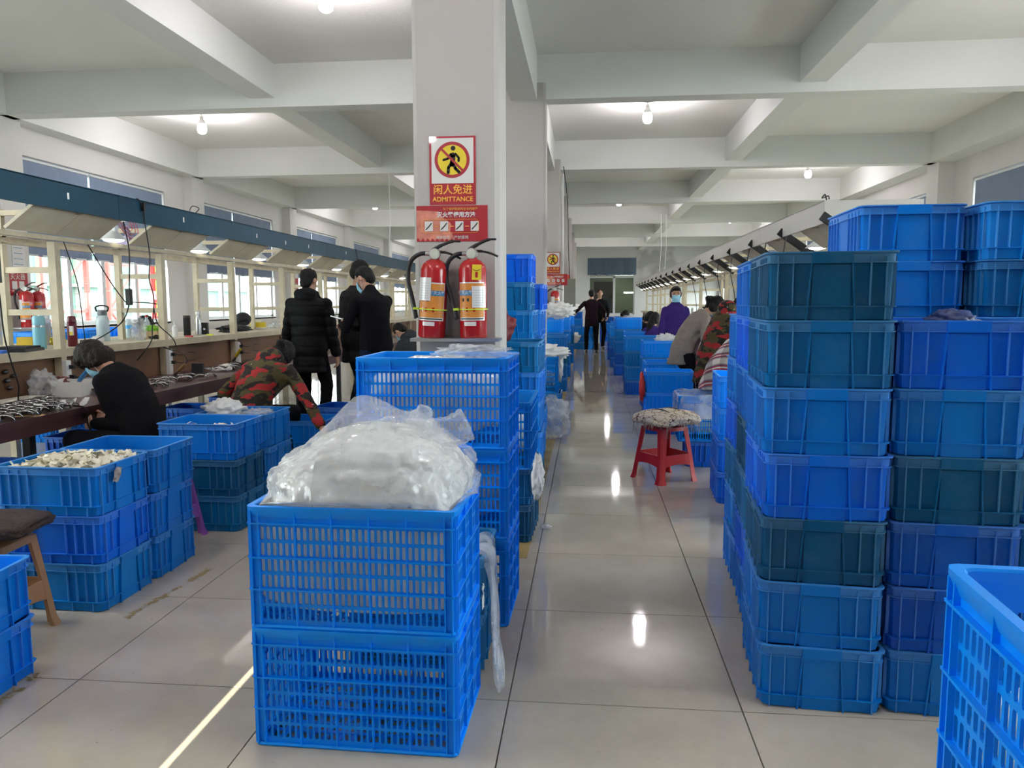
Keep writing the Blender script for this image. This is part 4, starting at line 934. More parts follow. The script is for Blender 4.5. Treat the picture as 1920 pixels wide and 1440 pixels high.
    for k in range(7): patch('note_line', -55 if note < 0 else 12, -8 if note < 0 else 60, H*((.50 if note < 0 else .41)+.031*k), H*((.503 if note < 0 else .413)+.031*k), mat('grey_print', (.25, .27, .32), .7, var=0), .0072)
    patch('white_sticker', -30, 20, H*.155, H*.205, M_SWHITE, .003)
    b = MB(); b.tube([((R_+.004)*sin(2*pi*k/30), -(R_+.004)*cos(2*pi*k/30), H*.36) for k in range(30)], .0045, 6, closed=True); b.build('lime_strap', M_LIME, r, smooth=60)
    b = MB(); b.box((-.10, -.045, H*.362), (.034, .036, .014)); b.build('strap_tab', M_LIME, r)
    if tagged:
        t = MB(); t.box((0, 0, 0), (.058, .002, .095)); tg = t.build('yellow_tag', M_SYEL, r, loc=(.04, -.092, H*.82), rot=(0, .05, 0))
        q = MB(); q.box((0, -.002, -.015), (.016, .001, .035)); q.build('tag_picture', M_RED, tg)
        q = MB(); q.tube([(-.022, -.002, .018), (-.01, -.002, .010), (.005, -.002, .010), (.022, -.002, .018)], .002, 5); q.build('tag_mark', M_BLKM, tg)
    return r
EZ = 1.165
b = MB(); b.box((0, 0, 0), (.56, .22, .02)); eb = b.build('extinguisher_shelf', M_SILV, loc=(-.57, CF-.111, EZ-.011), label='steel bracket under the two extinguishers on the near column', cat='bracket')
extinguisher(-.735, CF-.105, EZ, 'red fire extinguisher on the near column without a yellow tag', 3.5, False)
extinguisher(-.462, CF-.105, EZ, 'red fire extinguisher on the near column with a yellow hanging tag', -.5, True, note=1)
# second set on the third column
C3 = BEAM_Y[3]-.041
man_sign(-.60, C3, 1.98, 'distant no-entry sign on the third column'); fire_sign(-.62, C3, 1.74, 'distant red extinguisher instruction sign on the third column')
extinguisher(-.40, C3-.105, 1.13, 'distant fire extinguisher on the third column', 0, False); b = MB(); b.box((0, 0, 0), (.3, .22, .02)); b.build('extinguisher_shelf', M_SILV, loc=(-.42, C3-.111, 1.119), label='steel bracket under the distant extinguisher', cat='bracket')
r = obj('wall_sign', None, loc=(-.36, C3-.001, .82), label='small red notice with yellow character below the distant extinguisher', cat='sign'); flat(r, 'sign_panel', -.24, -.06, .06, .07, 0, M_SRED, .003); text('物', .10, M_YEL, r, (-.03, -.0038, 0))
r = obj('wall_sign', None, loc=(-.33, BEAM_Y[4]-.045, 1.98), label='small orange-red fire notice on the fourth column', cat='sign'); flat(r, 'sign_panel', -.1, -.16, .1, .16, 0, mat('orange_red', (.6, .06, .02), .4), .003); disc(r, 'yellow_flame', 0, .03, .05, -.004, M_YEL)
# grey cabinet on a pole, pipe, wires
b = MB(); b.box((0, 0, 0), (.30, .22, .95)); r = b.build('electric_cabinet', mat('olive_grey_enamel', (.20, .20, .16), .4), loc=(-.20, 17.4, 1.52), label='olive-grey electric cabinet fixed by the far left-hand row', cat='cabinet')
b = MB(); b.box((-.075, -.112, 0), (.135, .006, .9)); b.build('door', MATS['olive_grey_enamel'], r); b = MB(); b.box((.075, -.112, 0), (.135, .006, .9)); b.build('door', MATS['olive_grey_enamel'], r)
b = MB(); b.tube([(-.2, 17.45, 0), (-.2, 17.45, 1.05)], .03, 8); b.build('stand_pole', M_SILV, label='steel pole carrying the electric cabinet', cat='pole')
b = MB(); b.tube([(-.27, 13.75, 0), (-.27, 13.75, BEAMZ)], .025, 8); b.build('conduit_pipe', M_WHITE, smooth=60, label='white conduit pipe running up beside the third column', cat='pipe')
b = MB(); b.tube(bez([(-.22, 12.6, 4.0), (-.18, 13.6, 3.6), (-.17, 14.2, 3.1), (-.20, 15.5, 2.8), (-.2, 17.3, 2.0)]), .008, 6); b.build('loose_cable', M_CORD, smooth=60, label='loose dark cable drooping from the third column to the cabinet', cat='cable')

mk = obj('marker_scribble', None)
b = MB()
for P in ([(.02, .145), (.012, .12), (.0, .105)], [(.035, .155), (.038, .13), (.03, .10)], [(-.012, .12), (-.006, .11)], [(-.02, .068), (.03, .072)], [(.0, .09), (.0, .03)], [(.0, .065), (-.02, .045)], [(.02, .09), (.02, .03)], [(.02, .065), (.042, .045)]):
    b.tube([V((x_, 0, z_)) for x_, z_ in P], .0016, 5)
bpy.data.objects.remove(mk)
tgt = [o for o in SC.objects if o.parent is None and 'lowest in the second stack of the front row' in (o.get('label') or '')]
if tgt: b.build('marker_scribble', M_BLKM, tgt[0], loc=(.03, -.2485, 0))
# ================================================================ work benches
def bench(side, y0, y1, xf, posts, fasc_mat, name, labels):
    """side=-1: left row, +1: right row (mirrored). xf = fascia plane; things measured outwards from it."""
    s = side
    def X(d): return xf+s*d            # d metres away from the aisle
    r = obj('work_bench', None, loc=(0, 0, 0), label=labels[0], cat='work bench')
    def bx(nm, d0, d1, ya, yb, z0, z1, m, par=r):
        b = MB(); b.span((X(d0), ya, z0), (X(d1), yb, z1)); return b.build(nm, m, par)
    bx('table_top', -.45, .42, y0, y1, .675, .715, M_TABLE); bx('front_apron', -.44, -.41, y0, y1, .605, .676, M_TABLE)
    bx('back_board', .345, .36, y0, y1, .715, 1.02, M_PLY)
    bx('shelf_board', .27, 1.25, y0, y1, 1.02, 1.045, M_CREAM2); bx('shelf_edge', .262, .29, y0, y1, .985, 1.046, M_CREAM)
    bx('head_rail', .28, .335, y0, y1, 1.862, 1.895, M_CREAM); bx('back_rail', .70, .75, y0, y1, 1.845, 1.90, M_CREAM)
    for y in (posts if s < 0 else posts[::2]):
        bx('post', .275, .335, y-.03, y+.03, .0, 1.85, M_CREAM); bx('back_post', .70, .75, y-.025, y+.025, .0, 1.85, M_CREAM)
        for z in (1.30, 1.62): bx('rung', .33, .71, y-.018, y+.018, z, z+.045, M_CREAM)
        bx('table_leg', -.38, -.33, y+.2, y+.25, 0, .675, M_DARK)
    c = obj('bench_canopy', None, label=labels[1], cat='canopy')
    k = 0; y = y0
    while y < y1-.1:
        ye = min(y+2.42, y1); b = MB(); b.span((X(0), y+.004, 2.052), (X(.02), ye, 2.24)); b.span((X(0), y+.004, 2.235), (X(.12), ye, 2.245)); b.build('fascia_panel', fasc_mat, c); y = ye
    for y in posts:
        b = MB(); b.span((X(0.02), y-.02, 2.05), (X(.75), y+.02, 2.09)); b.span((X(.70), y-.02, 1.89), (X(.75), y+.02, 2.1)); b.build('canopy_bracket', M_CREAM, c)
    for i, y in enumerate(posts):
        ya = y-.48
        for h in (0, 1):
            q = MB(); a = ya+h*.51; e = a+.505
            p = [(X(.30), 1.905), (X(.022), 2.105)]
            n = V((p[1][0]-p[0][0], 0, p[1][1]-p[0][1])).normalized(); nn = V((-n.z, 0, n.x))*.022*(1 if s < 0 else -1)
            vs = []
            for yy in (a, e):
                for (px, pz) in p: vs.append(V((px, yy, pz)))
                for (px, pz) in p[::-1]: vs.append(V((px, yy, pz))+nn)
            q.add(vs, [(0, 1, 2, 3), (7, 6, 5, 4), (0, 4, 5, 1), (1, 5, 6, 2), (2, 6, 7, 3), (3, 7, 4, 0)]); q.build('reflector_board', M_CREAM2 if s < 0 else M_CREAM2, c)
        if s > 0:
            q = MB(); R = Matrix.Rotation(radians(-35), 3, 'Y'); q.box((X(.15), ya-.025, 1.985), (.44, .03, .075), R.inverted()); q.build('dark_end_board', M_BLKM, c)
    # lamps in the gaps
    for i, y in enumerate(posts):
        yy = y+.745
        if yy > y1: continue
        l = obj('bench_lamp', None, loc=(X(.30), yy, 1.93), label=labels[2] % ORDW[min(i, len(ORDW)-1)], cat='lamp', group=labels[3])
        b = MB(); b.lathe([(0, .075), (.03, .07), (.06, .045), (.115, .0), (.118, -.004), (.0, .0)], n=20); b.build('lamp_shade', M_WHITE, l, smooth=40)
        b = MB(); b.ell((0, 0, -.004), (.085, .085, .022), None, 16, 6); b.build('lamp_diffuser', M_LAMPD, l, smooth=60)
        b = MB(); b.box((0, 0, .09), (.06, .05, .05)); b.tube(bez([(0, 0, .1), (s*.05, 0, .16), (-s*.1, .02, .15), (-s*.2, .03, .19)]), .006, 6); b.build('lamp_bracket', M_WHITE, l)
    return r, c
ORDW = ['first', 'second', 'third', 'fourth', 'fifth', 'sixth', 'seventh', 'eighth', 'ninth', 'tenth', 'eleventh', 'twelfth', 'thirteenth', 'fourteenth', 'fifteenth', 'sixteenth', 'seventeenth', 'eighteenth', 'nineteenth', 'twentieth', 'twenty-first']
M_LAMPD = mat('lit_diffuser', (1, .98, .9), .3, var=0, emit=2.2)
LP = [2.95+1.45*i for i in range(-1, 16)]
RP = [4.75+1.45*i for i in range(0, 18)]
LB = bench(-1, .9, 25.0, -3.45, LP, M_FASC, 'l', ('long left-hand work bench with maroon top and cream ladder posts', 'petrol-blue fascia canopy with cream reflector boards over the left-hand bench', 'white bowl lamp in the %s gap of the blue canopy', 'bowl lamps under the blue canopy'))
RB = bench(1, 4.30, 30.5, 2.25, RP, M_FASCR, 'r', ('long right-hand work bench beyond the crate stacks', 'grey-white fascia canopy with dark-edged reflector boards over the right-hand bench', 'white bowl lamp in the %s gap of the grey-white canopy', 'bowl lamps under the grey-white canopy'))
b = MB(); b.span((2.25, 4.28, 2.052), (3.05, 4.30, 2.24)); b.build('end_panel', M_FASCR, RB[1])
for (y, z) in ((2.723, 2.155), (4.305, 2.155), (5.88, 2.144), (6.71, 2.131), (7.496, 2.142), (9.094, 2.16)):
    b = MB(); b.box((-3.449, y, z), (.002, .02, .045)); b.build('white_sticker', M_WHITE, LB[1])
# fan hanging behind the first gap, wiring on the canopy
r = obj('clip_fan', None, loc=(-3.95, 4.2, 2.10), label='small red-rimmed cage fan behind the first gap of the blue canopy', cat='fan')
b = MB(); R = Matrix.Rotation(radians(70), 3, 'Y')
for rad in (.06, .10, .14): b.tube([R @ V((rad*cos(2*pi*k/28), rad*sin(2*pi*k/28), .02)) for k in range(28)], .003, 5, closed=True)
b.build('cage', mat('red_wire', (.5, .02, .05), .4), r)
for k in range(5):
    q = MB(); a = 2*pi*k/5; q.add([R @ V(p) for p in ((.02*cos(a), .02*sin(a), 0), (.11*cos(a), .11*sin(a), .01), (.11*cos(a+.7), .11*sin(a+.7), -.01), (.02*cos(a+1), .02*sin(a+1), 0))], [(0, 1, 2, 3)]); q.build('fan_blade', mat('smoky_blade', (.25, .25, .3), .3), r)
b = MB(); b.box((0, 0, -.14), (.12, .12, .08)); b.tube([(0, 0, -.14), (.02, 0, 0)], .015, 8); b.build('fan_foot', mat('lilac_plastic', (.45, .38, .6), .4), r)
def cable(name, pts, r_, label, m=None, cat='cable', n=8):
    b = MB(); b.tube(bez(pts, n), r_, 6); return b.build(name, m or M_CORD, smooth=60, label=label, cat=cat)
def cord_with(name, pts, label, ends, r_=.005):
    o = cable(name, pts, r_, label, cat='cable')
    for (nm, c, d, m) in ends: b = MB(); b.box(c, d); b.build(nm, m, o)
    return o
cord_with('electric_cable', [(-3.50, 3.61, 2.10), (-3.47, 3.60, 2.25), (-3.435, 3.63, 2.19), (-3.44, 3.66, 2.05), (-3.43, 3.69, 1.79), (-3.44, 3.68, 1.60), (-3.42, 3.70, 1.43), (-3.44, 3.69, 1.2), (-3.45, 3.67, 1.06), (-3.6, 3.7, .9)], 'long black cord over the blue fascia reaching down to the shelf', [('plug', (-3.437, 3.64, 2.19), (.03, .03, .07), M_DARK)])
cord_with('electric_cable', [(-3.50, 3.45, 2.05), (-3.47, 3.46, 1.82), (-3.46, 3.42, 1.52), (-3.46, 3.41, 1.40), (-3.48, 3.34, 1.25), (-3.55, 3.2, 1.14), (-3.7, 3.1, 1.05)], 'black cord with adapter block hanging in the first canopy gap', [('adapter', (-3.46, 3.41, 1.44), (.035, .045, .13), M_DARK)])
cord_with('electric_cable', [(-3.45, 1.98, 2.05), (-3.45, 2.0, 1.6), (-3.45, 2.01, 1.42), (-3.45, 2.03, 1.15), (-3.43, 2.09, .87), (-3.40, 2.09, .73), (-3.0, 2.1, .72), (-2.985, 2.12, .60), (-2.95, 2.2, .39)], 'black cord at the left edge falling past the table', [('adapter', (-3.45, 1.99, 1.62), (.04, .05, .2), M_DARK)])
cable('electric_cable', [(-3.74, 3.05, 1.86), (-3.77, 3.22, 1.55), (-3.80, 3.3, 1.25), (-3.82, 3.35, 1.05)], .004, 'thin black cord from the head rail to the maroon flask', cat='cable')
cable('electric_cable', [(-3.75, 3.35, 1.86), (-3.82, 3.75, 1.55), (-3.9, 4.1, 1.37), (-3.95, 4.2, 1.40), (-3.85, 4.5, 1.38), (-3.75, 4.40, 1.30)], .005, 'black cord slung from the head rail to the clear bottle', cat='cable')
cable('electric_cable', [(-3.72, 4.2, 1.35), (-3.70, 4.22, 1.2), (-3.66, 4.36, 1.08), (-3.65, 4.42, 1.0), (-3.6, 4.3, .95), (-3.62, 4.15, .99)], .005, 'black cord looping in front of the second post', cat='cable')
cable('electric_cable', [(-3.45, 9.6, 2.25), (-3.43, 9.62, 2.1), (-3.44, 9.62, 1.9), (-3.44, 9.65, 1.3), (-3.45, 9.6, 1.2)], .006, 'black cord hanging over the blue fascia near the column', cat='cable')
cable('loose_wire', bez([(-3.45, 4.42, 2.25), (-3.45, 4.48, 2.30), (-3.44, 4.58, 2.29), (-3.5, 4.62, 2.25)]), .004, 'tangle of thin wire on top of the blue canopy', cat='wire', n=2)
cable('loose_wire', bez([(2.3, 4.4, 2.25), (2.3, 4.45, 2.31), (2.32, 4.6, 2.30), (2.4, 4.7, 2.33), (2.35, 4.5, 2.28)]), .006, 'tangle of wire on top of the grey-white canopy end', cat='wire', n=2)
for i, y in enumerate((5.6, 6.5, 7.4, 8.5, 9.6, 11.0, 12.4)):
    cable('electric_cable', [(2.27, y, 2.06), (2.25, y+.02, 1.8), (2.30, y-.03, 1.5), (2.34, y+.03, 1.2)], .006, 'black cord hanging from the grey-white fascia, %s from the crate stacks' % ORDW[i], cat='cable')
# power strips on the posts
for i, y in enumerate(LP[1:6]):
    r = obj('power_strip', None, loc=(-3.705, y-.005, .83), label='white vertical power strip tied to the %s bench post' % ORDW[i], cat='power strip', group='power strips on the left posts')
    b = MB(); b.box((0, 0, 0), (.035, .055, .25)); b.build('strip_body', M_WHITE, r)
    for z in (.07, -.0): b2 = MB(); b2.box((.018, 0, z), (.003, .036, .036)); b2.build('socket', M_ALU, r)
    for z in (.075, .0):
        q = MB(); q.box((.035, .01, z), (.04, .025, .03)); q.tube(bez([(.05, .01, z), (.09, .08, z-.01), (.08, .2, z+.01), (.1, .3, z)]), .004, 6); q.build('plug', M_DARK, r)
# ---------------------------------------------------------------- things on the shelf
def vessel(name, x, y, prof, m, label, cat='bottle', cap=None, extra=(), n=24, z=1.046):
    r = obj(name, None, loc=(x, y, z), label=label, cat=cat)
    b = MB(); b.lathe(prof, n=n); b.build('vessel_body', m, r, smooth=40)
    if cap: b = MB(); b.lathe(cap[0], n=n); b.build('lid', cap[1], r, smooth=40)
    for nm, f, mm in extra: b = MB(); f(b); b.build(nm, mm, r, smooth=40)
    return r
def cyl(R, h, e=.006): return [(0, 0), (R-e*.5, 0), (R, e), (R, h-e), (R-e, h), (0, h)]
M_MAR = mat('maroon_metal', (.13, .008, .02), .3, var=.05, coat=.4); M_LBL = mat('light_blue_enamel', (.22, .50, .60), .35, var=.03); M_CLR = mat('smoky_clear_plastic', (.55, .66, .70), .15, var=.05, alpha=.75)
vessel('insulated_flask', -3.86, 3.25, cyl(.036, .19), M_MAR, 'maroon insulated flask with a white and yellow label on the shelf', cap=([(0, .19), (.034, .19), (.035, .20), (.030, .235), (.024, .243), (0, .245)], M_MAR),
       extra=[('paper_label', lambda b: b.span((.004, -.0385, .09), (.033, -.0375+.012, .165)), M_SWHITE), ('yellow_label_foot', lambda b: b.span((.005, -.0395, .092), (.032, -.0385+.012, .12)), M_SYEL)])
vessel('insulated_flask', -3.90, 2.93, cyl(.045, .17), M_LBL, 'light blue insulated flask beside the first bench post', cap=([(0, .172), (.043, .172), (.044, .18), (.044, .235), (.036, .25), (0, .252)], M_LBL), extra=[('steel_ring', lambda b: b.lathe([(0, .165), (.0455, .165), (.0455, .178), (0, .178)]), M_SILV)])
vessel('insulated_flask', -4.25, 3.45, cyl(.052, .22), M_SILV, 'tall brushed steel flask behind the light blue flask', cap=([(0, .22), (.045, .22), (.045, .29), (.03, .305), (0, .306)], M_SILV))
vessel('drink_bottle', -4.15, 4.08, [(0, 0), (.05, 0), (.056, .01), (.056, .19), (.05, .22), (.035, .235), (0, .235)], M_CLR, 'large smoky clear drinking bottle with a looped black handle', cap=([(0, .235), (.038, .235), (.04, .24), (.04, .275), (.03, .285), (0, .286)], mat('grey_cap', (.2, .22, .24), .4)), extra=[('handle_loop', lambda b: b.tube(bez([(-.05, 0, .27), (-.06, 0, .31), (0, 0, .325), (.06, 0, .31), (.05, 0, .27)]), .008, 8), M_DARK)])
vessel('drink_bottle', -4.25, 4.95, [(0, 0), (.032, 0), (.034, .02), (.031, .07), (.034, .12), (.03, .15), (.013, .19), (.013, .205), (0, .205)], M_CLR, 'clear plastic drink bottle with red cap and red label', cap=([(0, .203), (.016, .203), (.016, .222), (0, .223)], M_REDP), extra=[('red_label', lambda b: b.lathe([(0, .035), (.0345, .035), (.0345, .075), (0, .075)]), M_REDP)])
vessel('drink_bottle', -4.35, 4.80, [(0, 0), (.032, 0), (.034, .02), (.034, .14), (.014, .19), (0, .19)], M_CLR, 'clear plastic bottle with a blue band behind the red-capped one', extra=[('blue_band', lambda b: b.lathe([(0, .09), (.0345, .09), (.0345, .125), (0, .125)]), mat('sky_blue_label', (.05, .35, .8), .4))])
vessel('glue_bottle', -3.95, 4.95, [(0, 0), (.026, 0), (.028, .01), (.028, .08), (.022, .11), (.008, .12), (.003, .165), (0, .166)], M_WHITE, 'small white glue bottle with a pointed nozzle')
vessel('insulated_flask', -3.98, 5.25, cyl(.036, .20), M_BLKM, 'matt black straight tumbler with a brown rim', cap=([(0, .19), (.037, .19), (.037, .215), (0, .216)], mat('dark_brown_rim', (.06, .03, .02), .4)))
vessel('insulated_flask', -3.93, 5.40, [(0, 0), (.026, 0), (.027, .01), (.027, .17), (.018, .21), (0, .21)], M_SILV, 'slim steel flask with a white ball-shaped cap', cap=([(0, .208), (.018, .21), (.026, .225), (.028, .24), (.022, .258), (0, .265)], M_WHITE))
def boxy(name, x, y, d, m, label, cat, yaw=0, z=1.046, kids=()):
    r = obj(name, None, loc=(x, y, z), rot=radians(yaw), label=label, cat=cat); b = MB(); b.box((0, 0, d[2]/2), d, top=(.97, .97)); b.build('box_body', m, r)
    for nm, c, dd, mm in kids: b = MB(); b.box(c, dd); b.build(nm, mm, r)
    return r
boxy('small_fan_unit', -4.0, 5.62, (.12, .05, .13), M_DARK, 'black square cooling fan unit lying upright on the shelf', 'fan', 10, kids=[('vent_slot', (-.02, -.026, .09), (.03, .002, .012), M_WHITE), ('vent_slot', (.025, -.026, .06), (.02, .002, .02), M_WHITE), ('vent_slot', (-.03, -.026, .04), (.02, .002, .02), M_WHITE)])
boxy('storage_box', -4.0, 4.62, (.16, .13, .075), mat('tan_box', (.50, .36, .18), .6), 'low tan box under the bright green bag', 'box', 5)
crumple('green_bag', (-4.0, 4.62, 1.145), (.085, .06, .035), None, mat('bright_green_film', (.25, .62, .05), .35), 41, .4, 4, label='bright green plastic bag on the tan box', cat='bag')
crumple('yellow_bag', (-3.82, 3.03, 1.10), (.06, .05, .055), None, mat('yellow_film', (.75, .58, .05), .35), 42, .45, 4, label='crumpled yellow plastic bag by the light blue flask', cat='bag')
boxy('storage_box', -4.15, 3.12, (.12, .09, .08), mat('yellow_card', (.72, .50, .04), .6), 'yellow cardboard box behind the light blue flask', 'box', 12)
boxy('document_case', -3.84, 2.62, (.24, .30, .022), M_DARK, 'flat black case lying on the shelf edge', 'case', 14, kids=[('second_layer', (.01, .0, .03), (.2, .22, .014), M_BLKM)])
boxy('blue_pouch', -3.80, 2.38, (.10, .12, .02), mat('blue_vinyl', (.03, .12, .5), .4), 'flat blue pouch at the near end of the shelf', 'pouch', 20)
boxy('tissue_box', -4.15, 7.4, (.20, .12, .09), M_YEL, 'yellow and white tissue box with a tissue standing out', 'tissue box', 15, kids=[('white_band', (0, -.0, .012), (.203, .123, .022), M_SWHITE), ('tissue', (0, 0, .105), (.09, .03, .05), M_PAPER)])
r = obj('cap', None, loc=(-4.15, 6.95, 1.046), label='black peaked cap propped on dark clothing on the shelf', cat='cap')
b = MB(); b.ell((0, 0, .14), (.10, .12, .09), None, 20, 10); b.build('crown', M_BLKM, r, smooth=60); b = MB(); b.ell((.05, -.12, .09), (.08, .08, .012), Matrix.Rotation(.4, 3, 'X'), 16, 6); b.build('peak', M_BLKM, r, smooth=60)
crumple('dark_coat', (-4.1, 6.6, 1.08), (.16, .32, .045), None, M_BLKM, 43, .4, 4, label='folded dark coat lying under the black cap', cat='clothing')
crumple('dark_coat', (-4.35, 5.1, 1.15), (.07, .12, .12), None, M_BLKM, 44, .3, 4, label='black cloth bundle behind the white glue bottle', cat='clothing')
crumple('film_bag', (-4.0, 7.75, 1.08), (.15, .14, .05), None, M_FILMT, 45, .5, 4, label='clear crumpled bag beyond the tissue box', cat='bag')
crumple('film_bag', (-3.95, 4.32, 1.14), (.07, .06, .11), None, M_FILMT, 46, .4, 4, label='tall clear film bag against the second post', cat='bag')
crumple('film_bag', (-3.9, 3.62, 1.075), (.06, .05, .04), None, M_FILM, 47, .4, 4, label='small white bag beside the maroon flask', cat='bag')
vessel('storage_jar', -4.1, 2.55, cyl(.05, .16), mat('milky_jar', (.7, .68, .66), .4), 'milky plastic jar with black lid at the left edge', cat='jar', cap=([(0, .16), (.052, .16), (.052, .185), (0, .186)], M_DARK))
# coils of black cable on the shelf
def coil(x, y, z, R_, n, label, m=None, r_=.005, seed=0):
    b = MB(); pts = []
    for k in range(int(n*14)):
        a = 2*pi*k/14; w = R_*(.7+.35*noise.noise(V((k*.21, seed, 0)))); pts.append((w*cos(a)*1.5, w*sin(a), .01+.018*abs(noise.noise(V((k*.33, seed, 4))))*3))
    b.tube(bez(pts, 2), r_, 6); return b.build('cable_coil', m or M_CORD, loc=(x, y, z), smooth=60, label=label, cat='cable')
coil(-3.85, 4.45, 1.046, .07, 5, 'tangled black cable coil on the shelf by the second post', seed=1)
coil(-3.86, 5.95, 1.046, .08, 5, 'black cable coil on the shelf before the folded coat', seed=2)
coil(-3.9, 3.50, 1.046, .05, 4, 'black earphone-like cable beside the maroon flask', seed=3)
boxy('marker_pen', -3.80, 4.95, (.02, .10, .016), M_REDP, 'red-tipped marker lying at the shelf edge', 'pen', 70)
boxy('marker_pen', -3.78, 5.35, (.018, .10, .015), mat('lime_plastic', (.6, .65, .02), .4), 'lime-yellow marker lying at the shelf edge', 'pen', 60)
boxy('small_packet', -3.85, 3.48, (.07, .03, .02), mat('green_packet', (.10, .35, .08), .5), 'small green packet beside the maroon flask', 'packet', 30)
# right-hand shelf clutter seen between the workers
for i in range(26):
    y = 6.0+i*.62+random.uniform(-.15, .15); x = 2.25+.45+random.uniform(0, .25); h = random.uniform(.14, .26)
    cl, m = random.choice([('white', M_WHITE), ('pink', mat('pink_plastic', (.6, .12, .18), .4)), ('steel', M_SILV), ('black', M_DARK), ('turquoise', mat('turquoise_plastic', (.08, .4, .42), .4)), ('yellow', mat('yellow_plastic', (.6, .42, .04), .4)), ('light blue', M_LBL)])
    vessel('drink_bottle', x, y, cyl(random.uniform(.03, .042), h), m, '%s bottle on the right-hand shelf, %s along the row' % (cl, (ORDW+['twenty-second', 'twenty-third', 'twenty-fourth', 'twenty-fifth', 'twenty-sixth'])[i]), cap=([(0, h), (.025, h), (.025, h+.035), (0, h+.036)], random.choice([M_DARK, M_WHITE])), n=14)
for i, (y, cl) in enumerate(((5.2, 'lilac'), (6.6, 'pink'), (8.0, 'lilac'), (9.5, 'dark'), (11.2, 'pink'))):
    c_ = {'lilac': (.45, .38, .55), 'pink': (.65, .20, .30), 'dark': (.03, .03, .04)}[cl]
    sheet('hanging_cloth', [(2.95, y, 1.84), (2.96, y, 1.6), (2.94, y, 1.3)], lambda t: .35, mat('cloth_'+cl, c_, .8), '%s cloth hanging from the back rail of the right-hand bench, %s from the stacks' % (cl, ORDW[i]), i, 4, 'cloth', .2, horiz=(0, 1, 0))
# ---------------------------------------------------------------- things on the table
def shell_proto():
    """curved black plastic casing with a bright edge, the product being assembled"""
    r = obj('plastic_casing', None, label='x', cat='product part', group='black plastic casings on the table')
    b = MB(); n = 10; vs = []
    for k in range(n+1):
        a = pi*k/n; x = -.055*cos(a); z = .006+.034*sin(a); w = .018+.012*sin(a)
        vs.append([V((x, -w, z)), V((x, w, z)), V((x, w*.7, z+.008)), V((x, -w*.7, z+.008))])
    b.rings(vs); b.build('shell', M_DARK, r, smooth=40)
    b = MB(); b.tube([(-.057*cos(pi*k/n), -.022-.011*sin(pi*k/n), .010+.034*sin(pi*k/n)) for k in range(n+1)], .0028, 6); b.build('bright_edge', mat('polished_chrome', (.7, .7, .72), .15, metal=1), r, smooth=60)
    return r
SH = shell_proto(); SH.location = (0, 0, -50); cnt = 0
NTH = ORDW+['twenty-second', 'twenty-third']
def shells(x0, x1, ya, yb, n, where):
    global cnt
    for i in range(n):
        c = copy(SH, (random.uniform(x0, x1), ya+(yb-ya)*(i+.5)/n+random.uniform(-.01, .01), .716), (0, 0, random.uniform(.1, .9)), label='black bright-edged casing, %s from the near end %s' % (NTH[i], where), group='black casings %s' % where); c['category'] = 'product part'
for row in range(4): shells(-3.42+row*.11, -3.37+row*.11, 1.35, 2.35-.08*row, 15-2*row, 'of the %s row on the near table' % ['rear', 'third', 'second', 'front'][row])
shells(-3.45, -3.2, 2.75, 3.0, 7, 'of the group beside the white tray')
shells(-3.45, -3.1, 3.2, 4.1, 22, 'of the heap past the seated woman'); shells(-3.5, -3.3, 4.5, 5.6, 14, 'of the heap by the third post')
for i, (x, y, a) in enumerate(((-3.10, 2.03, 10), (-3.085, 2.12, -5), (-3.06, 2.21, 15), (-3.14, 1.86, 40))):
    r = obj('white_pad', None, loc=(x, y, .735), rot=(radians(35), radians(-40), radians(a)), label=['first white oval pad leaning on the casings', 'second white oval pad leaning on the casings', 'squarish white pad nearest the woman\'s hands', 'white folded slip on the casings'][i], cat='pad')
    b = MB(); b.lathe([(0, 0), (.045, 0), (.047, .003), (.045, .006), (0, .006)], n=20 if i < 2 else 5); b.build('pad', M_WHITE, r, smooth=40)
boxy('card_sheet', -3.08, 1.72, (.16, .07, .003), mat('kraft_card', (.50, .32, .16), .8), 'flat brown card on the table edge', 'card', 20, z=.716)
b = MB(); n = 12
b.rings([[V((.03*cos(2*pi*j/10), -.38+.063*i+.0, .012+.02*abs(sin(i*.9))+.012*sin(2*pi*j/10))) for j in range(10)] for i in range(n+1)]); b.build('white_cable_roll', mat('white_braid', (.62, .60, .52), .6, var=.2, scale=40), loc=(-3.52, 1.95, .716), label='long white padded strip lying behind the casings', cat='strip', smooth=60)
r = obj('parts_tray', None, loc=(-3.55, 2.2, .716), label='perforated white metal tray standing at the board', cat='tray'); b = MB(); b.box((0, 0, .03), (.16, .42, .012)); b.build('tray_plate', M_FASCR, r)
for k in range(10): q = MB(); q.box((.081, -.18+.04*k, .03), (.002, .018, .008)); q.build('tray_slot', M_BLKM, r)
r = obj('white_carton', None, loc=(-3.50, 2.72, .716), rot=.25, label='open white carton behind the soldering iron', cat='box')
for c_, d_ in (((0, 0, .004), (.2, .26, .006)), ((-.1, 0, .06), (.004, .26, .12)), ((.1, 0, .045), (.004, .26, .09)), ((0, -.13, .055), (.2, .004, .11)), ((0, .13, .055), (.2, .004, .11))): b = MB(); b.box(c_, d_); b.build('carton_wall', M_SWHITE, r)
def iron(x, y, z, yaw, pitch, m, label):
    r = obj('soldering_iron', None, loc=(x, y, z), rot=(radians(pitch), 0, radians(yaw)), label=label, cat='soldering iron')
    b = MB(); b.lathe([(0, -.06), (.014, -.06), (.017, -.02), (.013, .05), (.010, .07), (0, .07)], n=14); b.build('grip', m, r, smooth=40)
    b = MB(); b.lathe([(0, -.20), (.004, -.20), (.014, -.17), (.014, -.06), (0, -.06)], n=14); b.build('barrel', M_SILV, r, smooth=40)
    b = MB(); b.tube(bez([(0, 0, .07), (0, .01, .12), (0, .08, .10), (.02, .2, -.02)]), .004, 6); b.build('lead', M_CORD, r, smooth=60)
